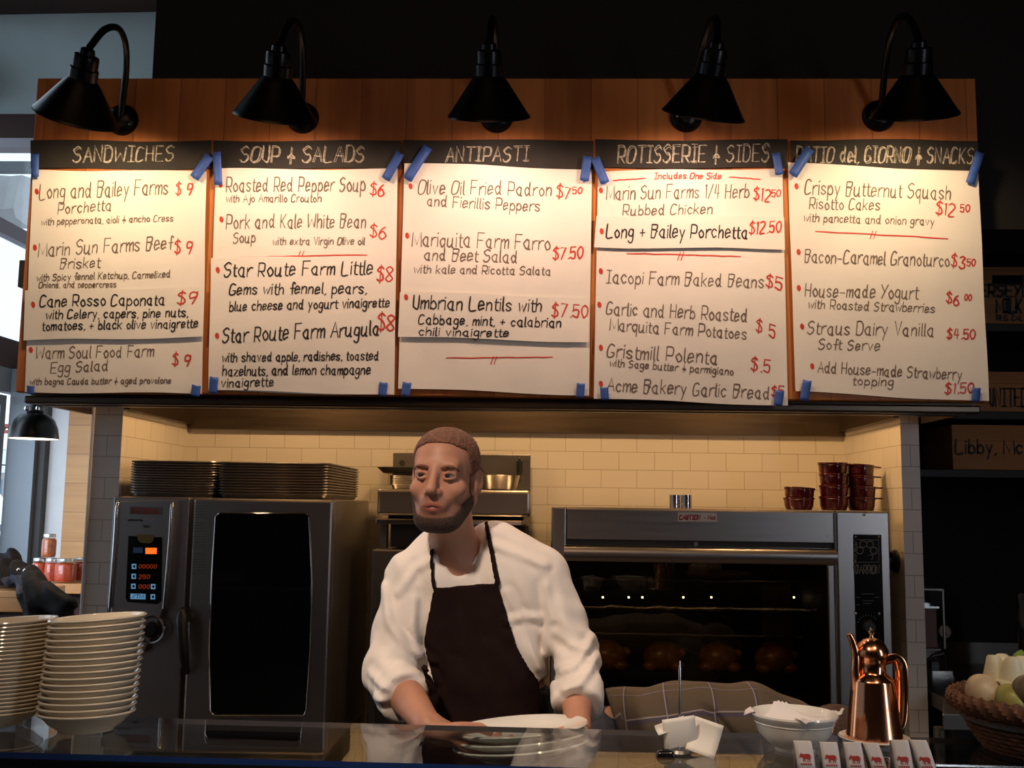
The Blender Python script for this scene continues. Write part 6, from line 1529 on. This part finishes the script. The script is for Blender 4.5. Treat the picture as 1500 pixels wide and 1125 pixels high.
    def folds(p, E, Cc, ax, amp):
        t = (p-A3(E)) @ A3(ax); r2 = ((p-A3(E))**2).sum(1); u = p[:, 0]*23+p[:, 1]*31
        return amp*np.exp(-r2/.012)*np.sin(t*150+2.2*np.sin(u))+amp*.5*np.exp(-r2/.05)*np.sin(p[:, 2]*62+p[:, 0]*45+2*np.sin(p[:, 1]*30))
    CR = [[(555, 862), (570, 915), (600, 950), (634, 972)], [(546, 984), (590, 1002), (632, 990)], [(560, 1012), (600, 1010), (636, 1000)], [(606, 880), (604, 920), (614, 960)], [(742, 870), (772, 930), (790, 985)], [(800, 860), (806, 910), (800, 965)], [(826, 1000), (848, 990), (872, 965)], [(818, 978), (846, 968), (868, 940)], [(742, 912), (766, 906), (790, 908)], [(722, 800), (760, 815), (800, 830)], [(640, 815), (606, 835), (580, 870)], [(815, 930), (838, 945), (862, 950)]]
    CR = [[(P(x, y, 2.30).x, P(x, y, 2.30).z) for x, y in c] for c in CR]
    def crease(p):
        d = np.zeros(len(p), np.float32); near = p[:, 1] < 2.42
        for i, c in enumerate(CR):
            q = np.full(len(p), 9., np.float32)
            for (x0, z0), (x1, z1) in zip(c[:-1], c[1:]):
                ex, ez = x1-x0, z1-z0; t = np.clip(((p[:, 0]-x0)*ex+(p[:, 2]-z0)*ez)/(ex*ex+ez*ez), 0, 1)
                q = np.minimum(q, np.hypot(p[:, 0]-x0-t*ex, p[:, 2]-z0-t*ez))
            d += near*(-.0055*np.exp(-(q/.009)**2)+.0035*np.exp(-((q-.016)/.009)**2))
        return d
    def shirt(p):
        d = torso(p)
        d = smax(d, -np.maximum(np.maximum(A3(P(786, 1002, 2.33))[0]-p[:, 0], p[:, 2]-(P(790, 1004, 2.33).z+.25*(p[:, 0]-A3(P(790, 1004, 2.33))[0]))), -1), .004)
        dr = sleeve(p, P(604, 846, 2.41), EL_R, cR, aR, [.064, .061, .057, .052]); dl = sleeve(p, P(792, 842, 2.41), EL_L, cL, aL, [.062, .057, .053, .050])
        d = smin(d, dr, .022); d = smin(d, dl, .022)
        d = d+folds(p, EL_R, cR, aR, .0036)+folds(p, EL_L, cL, aL, .0034)
        w = np.exp(-((p-A3(P(600, 880, 2.35)))**2).sum(1)/.012)+np.exp(-((p-A3(P(805, 900, 2.35)))**2).sum(1)/.02)
        d = d+.0042*w*np.sin(p[:, 0]*95+p[:, 2]*60+1.5*np.sin(p[:, 2]*25))+.0020*np.sin(p[:, 0]*38+1.2*np.sin(p[:, 2]*14))*np.sin(p[:, 2]*17+1)+crease(p)
        # stand collar and neck opening
        q = p-A3(colb); t = q @ A3(ca); rad = np.sqrt(np.maximum(((q-t[:, None]*A3(ca))**2).sum(1), 0)); fr = -(q[:, 1])*1.0
        d = smax(d, -rc(p, colb-ca*.02+Vector((0, -.012, 0)), colt+ca*.2, .057, .066), .006)
        hgt = .022+.038*np.clip((.060-fr)/.07, 0, 1)
        # open V at the throat
        d = smax(d, -np.maximum(rc(p, colt+Vector((-.0, -.085, .0)), colb+Vector((-.0, -.085, .014)), .046, .024), p[:, 1]-2.40), .005)
        return d
    sh, sv, sF = sculpt('shirt', lambda p: smax(shirt(p), P(700, 1120, 2.42).z-p[:, 2], .004), (-.56, 2.0, .98), (.28, 2.60, 1.62), .0048, M['shirt'], o, 2)
    def collar(p):
        q = p-A3(colb); t = q @ A3(ca); rad = np.sqrt(np.maximum(((q-t[:, None]*A3(ca))**2).sum(1), 0)); fr = -(q[:, 1])
        hgt = .034+.052*np.clip((.066-fr)/.07, 0, 1)
        d = np.maximum(np.abs(rad-.0625-.10*t)-.0032, np.maximum(-t-.012, t-hgt))
        return smax(d, -np.maximum(np.abs(p[:, 0]-A3(colb)[0]+.004)-(.012+.75*np.maximum(t+.0, 0)), .02-fr), .003)
    sculpt('collar', collar, colb-Vector((.12, .12, .08)), colb+Vector((.12, .12, .14)), .0028, M['shirt'], o, 1)
    # apron: bib, straps
    bib = [(634, 862), (681, 858.5), (728, 855), (744, 905), (758, 950), (774, 980), (789, 1001), (792, 1048), (800, 1140), (812, 1330), (600, 1330), (624, 1140), (636, 1062), (633, 1000), (619, 945), (625, 908)]
    Yp = 2.31; bib3 = [(P(x, y, Yp).x, P(x, y, Yp).z) for x, y in bib]
    st1 = [(P(x, y, 2.33).x, P(x, y, 2.33).z) for x, y in ((627, 806), (633, 803), (639, 862), (633, 862))]
    st2 = [(P(x, y, 2.34).x, P(x, y, 2.34).z) for x, y in ((706, 764), (713, 764), (734, 856), (726, 858))]
    def skirt(p):
        d = shirt(p); e = chain(p, [P(668, 1090, 2.42), Vector((P(655, 1090, 2.42).x, 2.40, .52))], [.105, .13]); f = chain(p, [P(742, 1090, 2.42), Vector((P(755, 1090, 2.42).x, 2.40, .52))], [.105, .13])
        return smin(d, smin(e, f, .08), .05)
    def apron(p):
        d = np.abs(skirt(p)-.006)-.0035
        m = poly_sd(p[:, 0], p[:, 2], bib3); m = np.minimum(m, np.minimum(poly_sd(p[:, 0], p[:, 2], st1), poly_sd(p[:, 0], p[:, 2], st2)))
        d = np.maximum(d, np.maximum(m, p[:, 1]-2.405)); return np.maximum(d, .55-p[:, 2])
    sculpt('apron', apron, (-.40, 2.10, .50), (.22, 2.46, 1.62), .0040, M['apron'], o, 1)
    # trousers and shoes
    def trousers(p):
        d = None
        for s in (-1, 1):
            e = chain(p, [P(705+s*34, 1005, 2.43), hj(s), kne(s), ank(s)+Vector((0, .0, .02))], [.104, .108, .082, .070]); d = e if d is None else smin(d, e, .04)
        d = smin(d, ell(p, (hip.x, 2.44, hz-.05), (.165, .115, .14)), .04)+.004*np.sin(p[:, 2]*45+p[:, 0]*30)*np.exp(-((p[:, 2]-.45)/.2)**2)
        return smax(smax(d, .075-p[:, 2], .004), p[:, 2]-P(705, 1004, 2.43).z, .004)
    sculpt('trousers', trousers, (hip.x-.34, 2.2, .03), (hip.x+.34, 2.64, hz+.22), .007, M['trousers'], o, 2)
    for s in (-1, 1):
        a = ank(s)
        def shoe(p):
            d = smin(chain(p, [a+Vector((0, .045, -.025)), a+Vector((s*.012, -.06, -.030)), a+Vector((s*.022, -.15, -.040))], [.042, .042, .034]), chain(p, [a+Vector((0, .02, -.02)), a+Vector((0, .01, .03))], [.044, .046]), .02)
            return smax(d, .002-p[:, 2], .004)
        sculpt('shoe', shoe, a-Vector((.12, .30, .07)), a+Vector((.12, .16, .12)), .006, M['shoe'], o, 1)
    # plates he carries
    n = Vector((-.09, .02, 1)).normalized(); ex = Vector((1, 0, .09)).normalized(); ey = n.cross(ex).normalized(); Rp = Matrix((ex, ey, n)).transposed()
    for k in range(3):
        c = PLC+n*(.016*(k-1.0))
        pl = MB().lathe([(.001, -.006), (pr*.52, -.006), (pr*.54, -.010), (pr*.58, -.010), (pr*.60, -.005), (pr*.82, .006), (pr*.97, .014), (pr, .018), (pr*.985, .021), (pr*.95, .020), (pr*.80, .011), (pr*.58, .000), (.001, -.001)], c, 56, Rp, sy=.82).build('dinner_plate', M['china_white'], origin=c)
        tag(pl, 'white china plate held by the cook, %s of three' % ('topmost' if k == 2 else 'lowest' if k == 0 else 'middle one'), 'plate', 'white plates in the cook\'s hands')
cook()

# ---------------------------------------------------------------- second person bending down in a plaid shirt
def bender():
    Y = 2.80; hipc = P(915, 1078, Y); mid = P(1015, 1052, Y-.02); up_ = P(1105, 1058, Y-.03); shc = P(1160, 1082, Y-.03); headc = P(1215, 1112, Y-.06)
    hip = hipc+Vector((-.03, .02, -.06)); fz = .0
    ank = lambda s: Vector((hip.x+.02, Y+s*.11, .08)); kne = lambda s: Vector((hip.x+.06, Y+s*.11, .47)); hj = lambda s: Vector((hip.x, Y+s*.09, hip.z-.02))
    sh = lambda s: shc+Vector((-.01, s*.16, -.01)); el = lambda s: shc+Vector((.03, s*.20-.02, -.27)); wr = lambda s: shc+Vector((.14, s*.10-.02, -.46))
    HC = headc; 
    fy = Vector((.55, -.1, -.83)).normalized(); uz = Vector((.83, 0, .55)); ux = Vector((0, 1, 0))
    AX = np.array([A3(ux), A3(fy), A3(uz)], np.float32)
    def head(q):
        d = ell(q, (0, -.012, .040), (.076, .098, .088)); d = smin(d, ell(q, (0, .022, -.040), (.062, .070, .082)), .03); d = smin(d, ell(q, (0, .052, -.098), (.03, .03, .022)), .03)
        d = smin(d, chain(q, [(0, .088, .016), (0, .101, -.010), (0, .112, -.034)], [.008, .0095, .0125]), .014)
        for s in (-1, 1): d = smax(d, -ell(q, (s*.032, .101, -.001), (.021, .019, .013)), .014); d = smin(d, ell(q, (s*.078, -.012, -.012), (.009, .02, .032)), .008)
        return smin(d, rc(q, (-.02, .092, -.073), (.02, .092, -.073), .005, .005), .008)
    def body(p):
        d = head((p-A3(HC)) @ AX.T)
        d = smin(d, chain(p, [HC-uz*.06-fy*.02, shc], [.055, .06]), .03)
        d = smin(d, chain(p, [hipc, mid, up_, shc], [.085, .085, .085, .08]), .05)
        for s in (-1, 1):
            d = smin(d, chain(p, [shc, sh(s), el(s), wr(s)], [.06, .048, .038, .026]), .03)
            d = smin(d, hand_sdf(p, wr(s), (.5, 0, -.85), (0, s, .1), (.8, 0, .5), grip=.8), .012)
            d = smin(d, chain(p, [hj(s), kne(s), ank(s)], [.09, .055, .036]), .04)
            d = smin(d, chain(p, [ank(s)+Vector((-.03, 0, -.045)), ank(s)+Vector((.14, 0, -.052))], [.028, .022]), .02)
        return d
    o, _, _ = sculpt('person', body, (.05, 2.35, .0), (1.05, 3.25, 1.30), .0075, M['skin'], None, 2, (hip.x, Y, 0))
    tag(o, 'person in an olive plaid shirt bending down behind the counter before the rotisserie', 'person')
    def hair(p):
        q = (p-A3(HC)) @ AX.T; line = np.where(q[:, 1] > .03, .075, -.05)
        return smax(head(q)-.010, (line-q[:, 2])*.6, .006)
    sculpt('hair', hair, HC-Vector((.17, .17, .17)), HC+Vector((.17, .17, .17)), .006, M['beard'], o, 1)
    spine = [P(886, 1098, Y), P(905, 1079, Y), mid+Vector((0, 0, -.02)), up_+Vector((0, 0, -.01)), shc+Vector((0, 0, -.005)), shc+Vector((.06, 0, -.03))]
    rs = [.105, .108, .100, .094, .095, .075]
    def shirt(p):
        d = None
        for dy in (-.065, .065):
            e = chain(p, [q+Vector((0, dy, 0)) for q in spine], rs, .02); d = e if d is None else smin(d, e, .09)
        for s in (-1, 1):
            e = chain(p, [sh(s)+Vector((-.03, 0, -.02)), sh(s).lerp(el(s), .75)], [.088, .075])
            ax = (el(s)-sh(s)).normalized(); e = smax(e, (p-A3(sh(s).lerp(el(s), .78))) @ A3(ax), .006)
            d = smin(d, e, .02)
        d = d+.004*np.sin(p[:, 0]*40+p[:, 2]*50+2*np.sin(p[:, 1]*12))*np.sin(p[:, 0]*11+1)
        d = d+.020*np.exp(-(((p[:, 0]-P(1048, 1050, Y).x)*.75+(p[:, 2]-P(1048, 1048, Y).z)*.66)/.010)**2)*np.clip((Y-.05-p[:, 1])/.06, 0, 1)*np.clip((P(1000, 1012, Y).z-p[:, 2])/.03, 0, 1)
        hem = P(888, 1016, Y); ha = (P(905, 1070, Y)-hem); nn = Vector((ha.z, 0, -ha.x)).normalized(); nn = nn if nn.x < 0 else -nn
        return smax(d, (p-A3(hem)) @ A3(nn), .004)
    s_, v, F = sculpt('plaid_shirt', shirt, (.10, 2.45, .62), (.98, 3.15, 1.30), .0055, M['plaid'], o, 2)
    # weave coordinates follow the back: along the spine and around it
    me = s_.data; uv = me.uv_layers.new(name='weave')
    u0 = spine[0]; acc = [0]
    for i in range(len(spine)-1): acc.append(acc[-1]+(spine[i+1]-spine[i]).length)
    U = np.zeros(len(v)); best = np.full(len(v), 1e9); Vv = np.zeros(len(v))
    for i in range(len(spine)-1):
        a = np.array(spine[i]); b = np.array(spine[i+1]); d = b-a; L = np.linalg.norm(d); q = v-a; t = np.clip((q @ d)/L**2, 0 if i else -2, 1 if i < len(spine)-2 else 3)
        foot = a+t[:, None]*d; r = v-foot; dist = np.linalg.norm(r[:, [0, 2]], axis=1)
        m = dist < best; best = np.where(m, dist, best); U = np.where(m, acc[i]+t*L, U)
        nrm = np.array([-d[2], 0, d[0]])/L; ang = np.arctan2(r[:, 1], r @ nrm); Vv = np.where(m, -ang*.115, Vv)
    li = np.zeros(len(me.loops), np.int32); me.loops.foreach_get('vertex_index', li)
    uv.data.foreach_set('uv', np.stack([U[li], Vv[li]], 1).astype(np.float32).ravel())
    def jeans(p):
        d = ell(p, hip+Vector((.0, 0, -.01)), (.125, .165, .14))
        for s in (-1, 1): d = smin(d, chain(p, [hj(s), kne(s), ank(s)+Vector((0, 0, .03))], [.105, .08, .068]), .04)
        return smax(d, .08-p[:, 2], .004)
    sculpt('jeans', jeans, (hip.x-.3, Y-.4, .03), (hip.x+.32, Y+.4, 1.22), .008, M['denim'], o, 2)
    for s in (-1, 1):
        a = ank(s)
        def shoe(p): return smax(smin(chain(p, [a+Vector((-.045, 0, -.03)), a+Vector((.15, 0, -.045))], [.044, .034]), chain(p, [a, a+Vector((0, 0, .03))], [.045, .045]), .02), .002-p[:, 2], .004)
        sculpt('shoe', shoe, a-Vector((.16, .12, .08)), a+Vector((.28, .12, .12)), .007, M['shoe'], o, 1)
bender()

# ---------------------------------------------------------------- jacket thrown over the counter by the window
def jacket():
    Y = 4.12; q = lambda x, y, dy=0: P(x, y, Y+dy)
    def f(p):
        d = chain(p, [q(-30, 856, .3), q(8, 850, .28), q(40, 852, .2)], [.075, .062, .05])
        d = smin(d, chain(p, [q(-20, 826, .35), q(12, 820, .32), q(20, 830, .28)], [.06, .04, .03]), .03)
        d = smin(d, chain(p, [q(8, 842, .2), q(40, 846, .10), q(58, 860, -.03), q(74, 872, -.09), q(96, 892, -.14), q(104, 920, -.14)], [.06, .05, .048, .050, .048, .035]), .03)
        d = smin(d, chain(p, [q(48, 862, .02), q(52, 892, -.08), q(60, 930, -.1), q(62, 960, -.1)], [.045, .045, .05, .04]), .03)
        d = d+.013*np.sin(p[:, 0]*48+p[:, 2]*40+2.5*np.sin(p[:, 0]*14+p[:, 2]*9))+.006*np.sin(p[:, 2]*85+p[:, 0]*70+2*np.sin(p[:, 0]*25))
        return np.maximum(d, -box3(p, ((CB[0][0]+CB[1][0])/2, (CB[0][1]+CB[1][1])/2, CB[1][2]/2), ((CB[1][0]-CB[0][0])/2+.012, (CB[1][1]-CB[0][1])/2+.012, CB[1][2]/2+.012)))
    lo = Vector((-2.90, Y-.40, q(0, 985).z)); hi = Vector((q(125, 900).x+.05, Y+.62, q(0, 770, .4).z))
    def sl(c):
        a = q(12, 858); return np.where(((c[:, 0]-a.x)/.085)**2+((c[:, 2]-a.z)/.04)**2 < 1, 1, 0)
    o, _, _ = sculpt('jacket', f, lo, hi, .011, [M['jacket'], M['lining']], None, 2, None, sl)
    tag(o, 'black jacket with grey lining thrown over the oak side counter', 'jacket')
    st = MB()
    for x, y in ((27, 835), (36, 836), (42, 838), (54, 844)): st.ball(q(x, y, .04), .008, 10)
    st.build('snap_button', M['steel_shiny'], o)
jacket()
